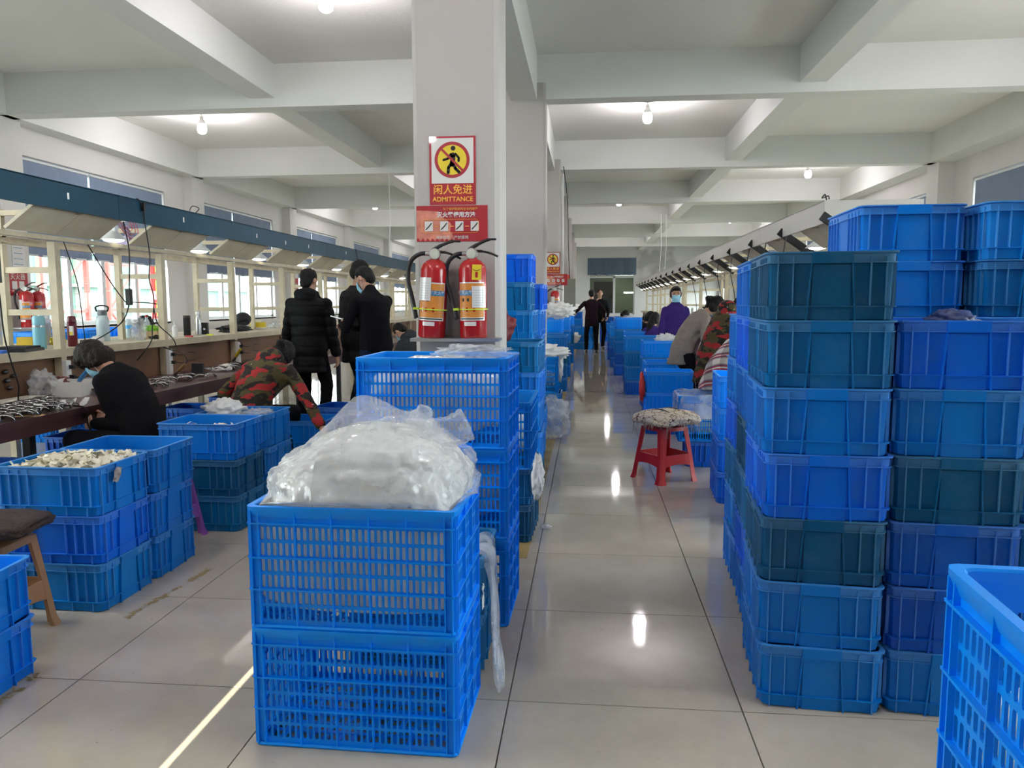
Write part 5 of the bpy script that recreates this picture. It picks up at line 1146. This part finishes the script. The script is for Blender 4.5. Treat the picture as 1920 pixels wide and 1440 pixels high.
iron(-3.42, 2.72, .86, 68, 50, mat('blue_grip', (.03, .2, .5), .4), 'blue-handled soldering iron resting tip down beside the woman')
iron(-3.45, 4.15, .80, 60, 58, mat('wood_grip', (.45, .28, .12), .5), 'wooden-handled soldering iron near the second post')
iron(-3.45, 5.3, .86, 62, 45, M_SYEL, 'yellow-handled soldering iron near the third post')
crumple('film_bag', (-3.62, 2.56, .82), (.09, .10, .10), None, M_FILMT, 51, .4, 4, label='clear film bag hanging against the plywood board', cat='bag')
crumple('red_black_bag', (-3.66, 2.82, .78), (.06, .10, .065), None, mat('dark_red_bag', (.10, .006, .010), .4, var=.6), 52, .3, 4, label='dark red and black packet behind the first post', cat='bag')
crumple('film_bag', (-3.62, 3.05, .77), (.06, .08, .05), None, M_FILMT, 53, .4, 4, label='clear bag of small parts beside the first power strip', cat='bag')
boxy('black_holder', -3.40, 4.35, (.10, .12, .11), M_BLKM, 'black square holder among the white leads', 'holder', 20, z=.716)
crumple('white_cap_part', (-3.42, 4.95, .745), (.07, .09, .03), None, M_SWHITE, 54, .2, 4, label='white shell lying behind the white leads', cat='product part')
coil(-3.35, 4.7, .72, .10, 3, 'white lead looping on the table past the second post', M_WHITE, .005, 7); coil(-3.5, 5.4, .72, .09, 5, 'dark cable heap at the third post', None, .006, 8)
for i, (y, z) in enumerate(((2.41, .935), (2.49, .90), (2.42, .872), (2.44, .82))):
    b = MB(); b.ell((0, 0, 0), (.012, .028, .017), None, 14, 8); o = b.build('black_clip', M_DARK, loc=(-3.775, y, z-.02), smooth=60, label='black oval clip on the plywood board, %s of four' % ['top', 'second', 'third', 'lowest'][i], cat='clip', group='black clips on the plywood board')
    b = MB(); b.ell((.010, 0, 0), (.004, .02, .010), None, 12, 6); b.build('grey_face', mat('grey_face', (.12, .12, .13), .3), o, smooth=60)
# wall things in the window bay
def wallx(r, nm, ya, yb, z0, z1, m, t=.004): b = MB(); b.span((0, ya, z0), (t, yb, z1)); return b.build(nm, m, r)
r = obj('paper_notice', None, loc=(WXL+.002, 8.05, 2.08), label='white paper notice with grey lines on the left wall pier', cat='notice'); r.location.x = PXL+.002; wallx(r, 'sheet', -.13, .13, -.2, .2, M_SWHITE)
for k in range(4): wallx(r, 'text_line', -.10, .08, -.12+.08*k, -.112+.08*k, M_BLUEL, .005)
r = obj('wall_sign', None, loc=(PXL+.002, 8.0, 1.68), label='red extinguisher notice on the first left wall pier', cat='sign'); wallx(r, 'sign_panel', -.2, .2, -.17, .17, M_SRED)
for k in range(2): wallx(r, 'picture_panel', -.12+.14*k, -.02+.14*k, -.08, .04, M_SWHITE, .006)
o = text('灭火器', .10, M_SWHITE, r, (.006, -.0, .10), (pi/2, 0, pi/2))
r = obj('wall_sign', None, loc=(PXL+.002, 18.75, 1.8), label='small red notice on a distant left wall pier', cat='sign'); wallx(r, 'sign_panel', -.25, .25, -.3, .3, M_SRED); text('消防', .2, M_SWHITE, r, (.006, 0, .05), (pi/2, 0, pi/2))
for i, y in enumerate((7.86, 8.10)):
    extinguisher(-7.82, y, 1.05, 'red extinguisher on the left wall behind the shelf, %s of the two' % ['nearer', 'farther'][i], 0, False, 1.05)
b = MB(); b.box((0, 0, 0), (.22, .55, .02)); b.build('extinguisher_shelf', M_SILV, loc=(-7.92, 7.98, 1.039), label='steel bracket under the two wall extinguishers', cat='bracket')
extinguisher(-7.82, 18.75, 1.05, 'red extinguisher on a distant left wall pier', 0, False, 1.0); b = MB(); b.box((0, 0, 0), (.22, .3, .02)); b.build('extinguisher_shelf', M_SILV, loc=(-7.92, 18.75, 1.039), label='steel bracket on a distant left wall pier', cat='bracket')
# second left row of plain tables by the windows is hidden; chair in the far aisle
r = obj('folding_chair', None, loc=(1.25, 17.2, 0), rot=radians(-80), label='folding chair with black back and chrome legs in the far aisle', cat='chair')
b = MB(); b.box((0, 0, .44), (.38, .38, .03)); b.build('seat', M_BLKM, r); b = MB(); b.box((0, .2, .78), (.36, .03, .22), Matrix.Rotation(-.2, 3, 'X')); b.build('backrest', M_BLKM, r)
for s_ in (-1, 1):
    for q in (((s_*.19, -.18, 0), (s_*.19, .22, .9)), ((s_*.18, .2, 0), (s_*.18, -.15, .45))): b = MB(); b.tube(q, .011, 8); b.build('leg', M_SILV, r, smooth=60)
# ================================================================ people
def ik(a, b, l1, l2, hint):
    a, b = V(a), V(b); d = b-a; L = min(d.length, (l1+l2)*.999); L = max(L, abs(l1-l2)*1.02+.001); u = d.normalized(); b = a+u*L
    x = (l1*l1-l2*l2+L*L)/(2*L); h = math.sqrt(max(l1*l1-x*x, 0)); hn = V(hint); hn = (hn-u*hn.dot(u)).normalized()
    return a+u*x+hn*h, b
def remesh(mb, name, m, vox, smooth=4, parent=None, disp=None, **k):
    me = mb.mesh(name, m); o = bpy.data.objects.new('tmp', me); COL.objects.link(o)
    md = o.modifiers.new('r', 'REMESH'); md.mode = 'VOXEL'; md.voxel_size = vox
    if smooth: s = o.modifiers.new('s', 'SMOOTH'); s.factor = .5; s.iterations = smooth
    dg = bpy.context.evaluated_depsgraph_get(); dg.update(); me2 = bpy.data.meshes.new_from_object(o.evaluated_get(dg)); me2.name = name
    bpy.data.objects.remove(o)
    if disp:
        nn = [v.normal.copy() for v in me2.vertices]
        for v, q in zip(me2.vertices, nn): v.co = v.co+q*disp(v.co, q)
    me2.materials.clear(); me2.materials.append(m); me2.shade_smooth()
    return obj(name, me2, parent, **k)
def ring(c, u, w, a, b_, n=20): return [V(c)+V(u)*a*cos(2*pi*j/n)+V(w)*b_*sin(2*pi*j/n) for j in range(n)]
def person(label, x, y, yaw, H=1.68, hip=.90, lean=8, side=0, head=(10, 0), hands=None, feet=None, top=None, bottom=None, hair='short', hairm=None, mask=False, vox=.011, female=False, detail=True, wide=1.0, hood=False, puffer=False, apron=None, shoulders_yaw=0, hem=.06, kneeh=None, elbowh=None, collar=None, skinneck=True, eyes=False, curl=1.0, hem_m=None):
    s = H/1.70; X_, Y_, Z_ = V((1, 0, 0)), V((0, 1, 0)), V((0, 0, 1))
    def dirv(deg, sd=0): a = radians(deg); return (V((sin(radians(sd)), sin(a), cos(a)))).normalized()
    hp = V((0, 0, hip)); d1, d2 = dirv(lean*.7, side*.7), dirv(lean*1.3, side*1.3)
    mid = hp+d1*.20*s; chest = mid+d2*.17*s; neck = chest+d2*.15*s
    Rz = Matrix.Rotation(radians(shoulders_yaw), 3, 'Z'); rx = Rz @ X_; rx = (rx-d2*rx.dot(d2)).normalized(); fw = d2.cross(rx).normalized()
    sw = (.148 if female else .162)*s*wide; shl = {k: neck-d2*.078*s+rx*k*sw for k in (-1, 1)}
    hd = (d2+V((0, 0, .5)) if lean > 25 else d2).normalized(); hdir = Matrix.Rotation(radians(-head[0]), 3, 'X') @ hd
    hc = neck+d2*.03*s+hdir*.135*s
    hf0 = Matrix.Rotation(radians(head[1]), 3, 'Z') @ (Y_-hdir*Y_.dot(hdir)).normalized(); hf = (hf0-hdir*hf0.dot(hdir)).normalized(); hr = hf.cross(hdir).normalized()
    HR = Matrix((hr, hf, hdir)).transposed()
    ul, fl, th, sh_ = .285*s, .25*s, .43*s, .43*s
    hands = hands or {-1: (-.22, .1, hip-.1), 1: (.22, .1, hip-.1)}; feet = feet or {-1: (-.1, .0, 0), 1: (.1, .05, 0)}
    J = {}
    for k in (-1, 1):
        eh = (elbowh or {}).get(k, (k*.6, -.6, -.5)); J['el', k], J['wr', k] = ik(shl[k], hands[k], ul, fl, eh)
        hj = hp+X_*k*.09*s; an = V(feet[k])+V((0, 0, .085)); kh = (kneeh or {}).get(k, (k*.15, 1, .1)); J['hp', k] = hj; J['kn', k], J['an', k] = ik(hj, an, th, sh_, kh)
    # --- body: one continuous skin
    b = MB(); g = .0
    def torso(b, e, ext=0, w0=1.0):
        rs = []
        segs = [(hp-d1*.10*s, X_, .125*w0, .095), (hp, X_, .165*w0, .115), (hp+d1*.10*s, X_, .150*w0, .110), (mid, (X_+rx).normalized(), .142*w0, .105), (chest-d2*.05*s, rx, .160*w0, .112), (chest+d2*.05*s, rx, .175*w0*wide, .112), (neck-d2*.052*s, rx, .155*w0*wide, .090), (neck-d2*.008*s, rx, .095, .062), (neck+d2*.02*s, rx, .055, .052)]
        for i, (c, u, a_, b_) in enumerate(segs):
            dd = d1 if i < 3 else d2; w = dd.cross(u).normalized()
            rs.append(ring(c, u, w, a_*s+e, b_*s+e*(.9)))
        if ext: c, u, a_, b_ = segs[0]; rs.insert(0, ring(c-d1*ext*.4+Z_*-ext*.6, u, Y_, a_*s+e+.012, b_*s+e+.015))
        b.rings(rs)
    torso(b, -.012)
    b.cap(neck-d2*.03, hc-hdir*.05, .056*s, .052*s)
    b.ell(hc+hdir*.012*s, (.074*s, .092*s, .098*s), HR); b.ell(hc-hdir*.045*s+hf*.022*s, (.056*s, .066*s, .070*s), HR); b.ell(hc-hdir*.088*s+hf*.055*s, (.026*s, .026*s, .022*s), HR)
    b.cap(hc+hf*.085*s+hdir*.005, hc+hf*.103*s-hdir*.028*s, .008*s, .013*s, 8, 3); b.ell(hc+hf*.088*s-hdir*.055*s, (.024*s, .012*s, .008*s), HR, 10, 6); b.ell(hc+hf*.080*s+hdir*.018*s, (.055*s, .012*s, .008*s), HR, 12, 6)
    for k in (-1, 1): b.ell(hc+hr*k*.077*s-hdir*.012*s-hf*.005, (.010*s, .020*s, .032*s), HR, 10, 8)
    for k in (-1, 1):
        b.cap(shl[k]-rx*k*.015, J['el', k], .038*s, .034*s); b.cap(J['el', k], J['wr', k], .036*s, .024*s)
        b.cap(J['hp', k], J['kn', k], .072*s, .050*s); b.cap(J['kn', k], J['an', k], .050*s, .034*s); b.cap(J['an', k]-Z_*.03, V(feet[k])+V((0, .12, .035)), .034, .028)
        # hand: palm, four fingers, thumb
        fd = (J['wr', k]-J['el', k]).normalized(); inn = (-rx*k); inn = (inn-fd*inn.dot(fd)).normalized(); up_ = fd.cross(inn)*k; up_ = up_ if up_.z > 0 or abs(up_.z) < .2 else up_
        wr = J['wr', k]; pm = wr+fd*.052*s
        b.cap(wr, wr+fd*.03*s, .024*s, .026*s, 10, 3); PR = Matrix((up_.normalized(), fd, inn)).transposed()
        b.ell(pm, (.040*s, .048*s, .017*s), PR, 14, 8)
        if detail:
            for q in range(4):
                off = up_*(.028-.019*q)*s; L1 = (.038, .044, .041, .032)[q]*s; p0 = pm+fd*.036*s+off; d_a = (fd*.85+inn*.45*curl).normalized(); d_b = (fd*.3+inn*.9*curl+fd*.3*(1-curl)).normalized()
                p1 = p0+d_a*L1; p2 = p1+d_b*L1*.85; b.cap(p0, p1, .0095*s, .0088*s, 8, 3); b.cap(p1, p2, .0088*s, .0075*s, 8, 3)
            t0 = wr+fd*.03*s+up_*.03*s; t1 = t0+(up_*.6+fd*.7+inn*.4).normalized()*.038*s; b.cap(t0, t1, .0115*s, .0105*s, 8, 3); b.cap(t1, t1+(fd+inn*.5).normalized()*.03*s, .0105*s, .008*s, 8, 3)
    body = remesh(b, 'person', M_SKIN, vox*.75 if detail else vox, 3, None, label=label, cat='person')
    body.location = (x, y, 0); body.rotation_euler = (0, 0, radians(yaw))
    # --- clothes
    def fold(p, q): return .006*noise.noise(p*9)+.004*noise.noise(V((p.x*10, p.y*10, p.z*26)))
    j = MB(); e = .022 if not puffer else .042
    torso(j, e, hem)
    if hem > .25:   # long coat
        pass
    for k in (-1, 1):
        a0 = .060 if not puffer else .070; j.cap(shl[k], J['el', k], a0*s, (a0-.010)*s); wv = J['wr', k]-(J['wr', k]-J['el', k]).normalized()*.015; j.cap(J['el', k], wv, (a0-.010)*s, (a0-.020)*s)
    if hood: j.ell(neck-fw*.075*s+d2*.0, (.125*s, .075*s, .085*s), Matrix((rx, fw, d2)).transposed()); j.ell(neck+d2*.02, (.105*s, .095*s, .06*s), Matrix((rx, fw, d2)).transposed())
    if collar: j.cap(neck-d2*.03, neck+d2*.022*s, .074*s, .066*s)
    def pf(p, q):
        zz = (p-hp).dot(d2); return fold(p, q)+.012*(abs(sin(zz*pi/.105))**.6-.6)
    remesh(j, 'jacket', top or M_BLKM, vox, 4, body, disp=pf if puffer else fold)
    t = MB(); t.rings([ring(hp-Z_*.13*s+Y_*.0, X_, Y_, .10*s, .09*s), ring(hp-Z_*.04, X_, Y_, .165*s+.008, .115*s+.008), ring(hp+d1*.08*s, X_, Y_, .152*s+.010, .112*s+.010)])
    for k in (-1, 1): t.cap(J['hp', k], J['kn', k], .088*s, .068*s); t.cap(J['kn', k], J['an', k]+Z_*.02, .068*s, .056*s)
    remesh(t, 'trousers', bottom or M_TROU, vox*1.1, 4, body, disp=lambda p, q: .006*noise.noise(V((p.x*8, p.y*8, p.z*22))))
    for k in (-1, 1):
        f = V(feet[k]); q = MB(); q.cap(f+V((0, -.05, .04)), f+V((0, .15, .034)), .045, .038); q.span(f+V((-.042, -.09, 0)), f+V((.042, .19, .022))); remesh(q, 'shoe', M_SHOE, vox, 2, body)
    # --- hair
    h = MB(); hm = hairm or M_HAIR
    h.ell(hc+hdir*.030*s-hf*.016*s, (.083*s, .094*s, .092*s), HR)
    if hair != 'cap':
        h.ell(hc-hf*.055*s-hdir*.02*s, (.070*s, .052*s, .075*s), HR)
    if hair in ('bob', 'long', 'tail'):
        for k in (-1, 1): h.ell(hc+hr*k*.066*s-hf*.012*s-hdir*.03*s, (.028*s, .062*s, .085*s), HR)
        h.ell(hc+hf*.045*s+hdir*.068*s, (.065*s, .050*s, .038*s), HR)
    if hair == 'cap': h.ell(hc+hf*.045*s+hdir*.072*s, (.066*s, .048*s, .036*s), HR); h.ell(hc-hf*.055*s-hdir*.02*s, (.070*s, .052*s, .075*s), HR); [h.ell(hc+hr*k*.070*s-hf*.015*s+hdir*.0, (.016*s, .05*s, .06*s), HR) for k in (-1, 1)]
    if hair == 'bob': h.ell(hc-hf*.035*s-hdir*.06*s, (.092*s, .075*s, .075*s), HR); h.ell(hc+hdir*.02*s-hf*.01, (.100*s, .108*s, .100*s), HR)
    if hair == 'long':
        down = (-Z_*.9-d2*.35).normalized(); h.cap(hc-hf*.05*s, neck-fw*.09*s-d2*.02, .075*s, .062*s); h.cap(neck-fw*.09*s, neck-fw*.13*s+down*.16, .065*s, .03*s)
    if hair == 'tail': b0 = hc-hf*.11*s+hdir*.0; h.cap(b0, b0-hf*.05-Z_*.05, .030, .040); h.cap(b0-hf*.05-Z_*.05, b0-hf*.07-Z_*.17, .036, .018)
    remesh(h, 'hair', hm, .007 if detail else .012, 2, body, disp=lambda p, q: .006*noise.noise(V((p.x*60, p.y*60, p.z*12)))+.004*noise.noise(p*30))
    if mask:
        mk = MB(); n = 12; rows = []
        for i in range(7):
            z = -.012-.018*i; rr = []
            for jn in range(n+1):
                a = (jn/n-.5)*2.1; R_ = .092*s+.012*sin(pi*i/6); rr.append(hc+hf*(R_*cos(a)+.012+(-.006*abs(i-2)*.5))+hr*(.068*s*sin(a))+hdir*z*s)
            rows.append(rr)
        vs = [p for r_ in rows for p in r_]+[p+hf*.003 for r_ in rows for p in r_]; m_ = len(rows)*(n+1)
        mk.add(vs, [(i*(n+1)+k_, i*(n+1)+k_+1, (i+1)*(n+1)+k_+1, (i+1)*(n+1)+k_) for i in range(6) for k_ in range(n)]+[(m_+i*(n+1)+k_+n+1, m_+i*(n+1)+k_+n+2, m_+i*(n+1)+k_+1, m_+i*(n+1)+k_) for i in range(6) for k_ in range(n)])
        mo = mk.build('face_mask', M_MASK, body, smooth=180)
        for k in (-1, 1): q = MB(); q.tube([rows[0][0 if k < 0 else -1], hc+hr*k*.082*s-hf*.012*s+hdir*.004, rows[-1][0 if k < 0 else -1]], .0016, 5); q.build('ear_loop', M_WHITE, mo)
    if eyes:
        for k in (-1, 1):
            q = MB(); q.ell(hc+hr*k*.031*s+hf*.080*s+hdir*.004, (.013, .007, .006), HR, 10, 6); q.build('eye', M_BLKM, body, smooth=60)
            q = MB(); q.tube([hc+hr*(k*.031-.018)*s+hf*.090*s+hdir*.026*s, hc+hr*k*.031*s+hf*.093*s+hdir*.031*s, hc+hr*(k*.031+.018)*s+hf*.090*s+hdir*.026*s], .003, 5); q.build('eyebrow', M_HAIR, body)
    if apron:
        q = MB(); vs = []; nA = 9; rows = 12
        for i in range(rows+1):
            tt = i/rows
            if tt < .55: c = chest.lerp(hp, tt/.55); dd = d2.lerp(d1, tt); uu = rx; off = .150*s
            else: c = hp-Z_*.42*((tt-.55)/.45); dd = Z_; uu = X_; off = .150*s+.02*(tt-.55)
            w = dd.cross(uu).normalized()*-1; w = w if w.y > 0 else -w; wd = .11+.10*min(1, tt*2)
            for jn in range(nA): u_ = (jn/(nA-1)-.5)*2; vs.append(c+uu*u_*wd+w*(off*(1-.35*u_*u_)+.008*sin(u_*7+i)))
        q.add(vs, [(i*nA+k_, i*nA+k_+1, (i+1)*nA+k_+1, (i+1)*nA+k_) for i in range(rows) for k_ in range(nA-1)]); q.build('apron', apron, body, smooth=180)
        for k in (-1, 1): q = MB(); q.tube(bez([chest+rx*k*.10+fw*.13, neck+rx*k*.08-d2*.01+fw*.06, neck-fw*.085+rx*k*.05-d2*.03]), .008, 6); q.build('apron_strap', apron, body, smooth=60)
    body['_hand'] = 0; del body['_hand']
    return body, {k: J['wr', k] for k in (-1, 1)}, hc
M_TROU = cloth('black_trousers', (.010, .010, .012)); M_SHOE = mat('black_shoe', (.012, .012, .012), .4)
C_BLK = cloth('black_jersey', (.0095, .0095, .011), .2); C_BLK2 = cloth('black_jacket_cloth', (.011, .011, .013)); C_PUF = mat('black_puffer_nylon', (.006, .006, .007), .65, var=.1, bump=.2, spec=.15)
C_GRY = cloth('grey_taupe_knit', (.22, .19, .165), .1, .5); C_PUR = cloth('purple_jacket_cloth', (.045, .025, .16)); C_MARN = cloth('maroon_jacket_cloth', (.10, .012, .03)); C_DGR = cloth('dark_grey_hoodie', (.035, .037, .042))
C_DPL = cloth('black_plum_jacket', (.018, .009, .014)); C_PINK = mat('pale_pink_apron', (.62, .42, .50), .7, var=.08); C_WHT = cloth('cream_vest', (.62, .58, .48)); C_JEAN = cloth('dark_blue_jeans', (.012, .022, .05))
# the woman seated at the left table
p1, _, hc1 = person('seated woman in a black sweater at the left table, brown bob and mask', -2.60, 2.16, 84, 1.70, .50, 26, 0, head=(44, 8), female=True, elbowh={-1: (-.1, -1, -1), 1: (.3, -1, -.8)}, hands={-1: (-.05, .355, .60), 1: (.08, .36, .62)}, feet={-1: (-.14, .34, 0), 1: (.14, .34, 0)}, top=C_BLK, hair='bob', hairm=M_HAIRB, mask=True, vox=.009, collar=None, hem=.04, curl=1.0)
b = MB(); b.ell((0, 0, 0), (.03, .016, .03), None, 12, 8); b.build('white_pad', M_WHITE, loc=(-3.02, 2.17, .62), label='white part held in the seated woman\'s hands', cat='product part', smooth=60)
stool('plastic_stool', 'dark stool under the woman in the black sweater', mat('dark_stool_plastic', (.03, .03, .035), .4), -2.58, 2.17, 6, .40)
# camouflage worker bending over, back to the camera
p2, _, _ = person('worker in red and olive camouflage jacket seated and leaning away, arm reaching down', -2.34, 3.08, -6, 1.70, .52, 40, 4, head=(30, 0), female=True, wide=1.28, hands={-1: (-.30, .30, .42), 1: (.55, .12, .44)}, feet={-1: (-.16, .30, 0), 1: (.16, .30, 0)}, top=M_CAMO, hair='tail', vox=.010, hem=.07, hood=True, elbowh={1: (.7, -.1, .3), -1: (-.6, -.2, -.8)})
stool('plastic_stool', 'dark stool under the bending camouflage worker', MATS['dark_stool_plastic'], -2.36, 3.06, 4, .42)
# standing men
person('standing man in black hooded puffer jacket seen from behind', -2.66, 5.3, -6, 1.74, .93, 2, 0, head=(6, -14), wide=1.12, hands={-1: (-.33, .06, .74), 1: (.27, .12, .74)}, top=C_PUF, hood=True, puffer=True, hem=.16, vox=.010, feet={-1: (-.11, 0, 0), 1: (.12, .03, 0)})
p5, w5, _ = person('standing man in black jacket and blue mask looking down at a phone', -1.85, 5.0, 60, 1.77, .95, 7, 0, head=(26, 14), wide=1.25, hands={-1: (-.10, .38, 1.17), 1: (.02, .36, 1.14)}, top=C_BLK2, bottom=C_JEAN, mask=True, collar=True, hem=.12, vox=.010, feet={-1: (-.12, 0, 0), 1: (.12, .03, 0)}, curl=.7)
b = MB(); b.box((0, 0, 0), (.075, .155, .009)); ph = b.build('phone', M_SILV, loc=(-2.235, 5.0, 1.235), rot=(radians(12), radians(14), radians(72)), label='slim silver phone in the masked man\'s hand', cat='phone'); b = MB(); b.box((0, 0, .005), (.068, .145, .002)); b.build('screen', M_DARK, ph)
person('tall man in black coat standing behind the masked man', -2.33, 5.85, -35, 1.90, .98, 4, 0, head=(14, -10), wide=1.1, hands={-1: (-.25, .22, .95), 1: (.25, .2, .95)}, top=cloth('charcoal_coat', (.022, .021, .022)), hem=.14, vox=.012)
person('seated man in dark grey hooded jacket working beyond the near column', -1.95, 7.4, 62, 1.66, .46, 22, 0, head=(34, 0), hands={-1: (-.1, .42, .70), 1: (.12, .42, .70)}, feet={-1: (-.14, .34, 0), 1: (.14, .34, 0)}, top=C_DGR, hood=True, mask=True, vox=.012)
stool('plastic_stool', 'dark stool beyond the near column', MATS['dark_stool_plastic'], -1.95, 7.4, 4, .40)
# right-hand row
person('woman in purple jacket standing with a blue mask, looking at the camera', 1.50, 8.5, 172, 1.60, .86, 2, 0, head=(0, 8), female=True, hands={-1: (-.20, .16, .80), 1: (.20, .16, .80)}, top=C_PUR, hair='cap', mask=True, collar=True, eyes=True, vox=.011)
person('woman in taupe sweater and pink apron stooping to work, hair in a ponytail', 1.34, 6.35, -78, 1.62, .84, 30, 0, head=(30, 5), female=True, wide=1.0, elbowh={-1: (-.6, -.6, -.5), 1: (.9, -.5, -1)}, hands={-1: (-.12, .38, .82), 1: (.20, .30, .80)}, top=C_GRY, hair='tail', mask=True, apron=C_PINK, hem=.07, vox=.010)
person('worker in red and olive camouflage jacket standing bent over the right-hand bench', 1.46, 5.05, -70, 1.66, .84, 24, 0, head=(40, 0), wide=1.12, hands={-1: (-.15, .38, .85), 1: (.15, .40, .85)}, top=M_CAMO, hair='tail', hem=.14, hood=True, vox=.011)
person('worker in red, white and blue checked jacket stooping behind the front stacks', 1.44, 4.30, -72, 1.62, .80, 52, 0, head=(40, 0), wide=1.12, hands={-1: (-.15, .50, .79), 1: (.15, .52, .79)}, top=M_PLAID, hem=.10, vox=.011, feet={-1: (-.12, 0, 0), 1: (.12, .05, 0)})
seatk = dict(feet={-1: (-.14, .34, 0), 1: (.14, .34, 0)}, hands={-1: (-.14, .42, .72), 1: (.14, .42, .72)}, vox=.013, detail=False)
person('seated long-haired woman in purple, back turned', 1.33, 11.0, -40, 1.62, .48, 12, 0, head=(12, 0), female=True, top=C_PUR, hair='long', **seatk)
person('seated long-haired woman in maroon beside the purple jacket', 1.50, 9.9, -45, 1.64, .48, 12, 0, head=(14, 0), female=True, top=C_MARN, hair='long', **seatk)
person('seated woman with glasses and mask beyond the long-haired women', 1.33, 12.9, -120, 1.64, .48, 12, 0, head=(20, 0), female=True, top=C_BLK, hair='bob', mask=True, **seatk)
person('seated worker with bowed black hair far down the right-hand row', 1.25, 14.6, -80, 1.62, .48, 30, 0, head=(40, 0), female=True, top=C_BLK, hair='bob', **seatk)
person('seated worker in black, second of the bowed heads in the far right-hand row', 1.35, 16.2, -80, 1.62, .48, 26, 0, head=(36, 0), female=True, top=C_BLK, hair='bob', **seatk)
person('seated woman in cream vest at the far end of the right-hand row', 1.0, 17.5, -70, 1.62, .50, 16, 0, head=(26, 0), female=True, top=C_WHT, hair='bob', **seatk)
for i, (x, y) in enumerate(((1.33, 11.0), (1.50, 9.9), (1.33, 12.9), (1.25, 14.6), (1.35, 16.2), (1.0, 17.5))):
    stool('plastic_stool', 'dark stool under the %s seated worker of the right-hand row' % ORDW[i], MATS['dark_stool_plastic'], x, y, 5, .40)
person('man in a black jacket walking away down the aisle', .37, 19.0, 6, 1.74, .93, 3, 0, head=(5, -4), wide=1.1, hands={-1: (-.42, .18, 1.12), 1: (.36, .12, .98)}, top=C_DPL, hem=.10, vox=.012, feet={-1: (-.12, .16, 0), 1: (.13, -.12, 0)})
person('man with a pale mask facing the walking man', .62, 20.7, 190, 1.78, .95, 0, 0, head=(6, 0), hands={-1: (-.2, .2, .95), 1: (.15, .22, 1.45)}, top=C_BLK, eyes=True, vox=.013)
for p in (CRATE, BASKET, SH):
    for c in list(p.children):
        bpy.data.objects.remove(c)
    bpy.data.objects.remove(p)
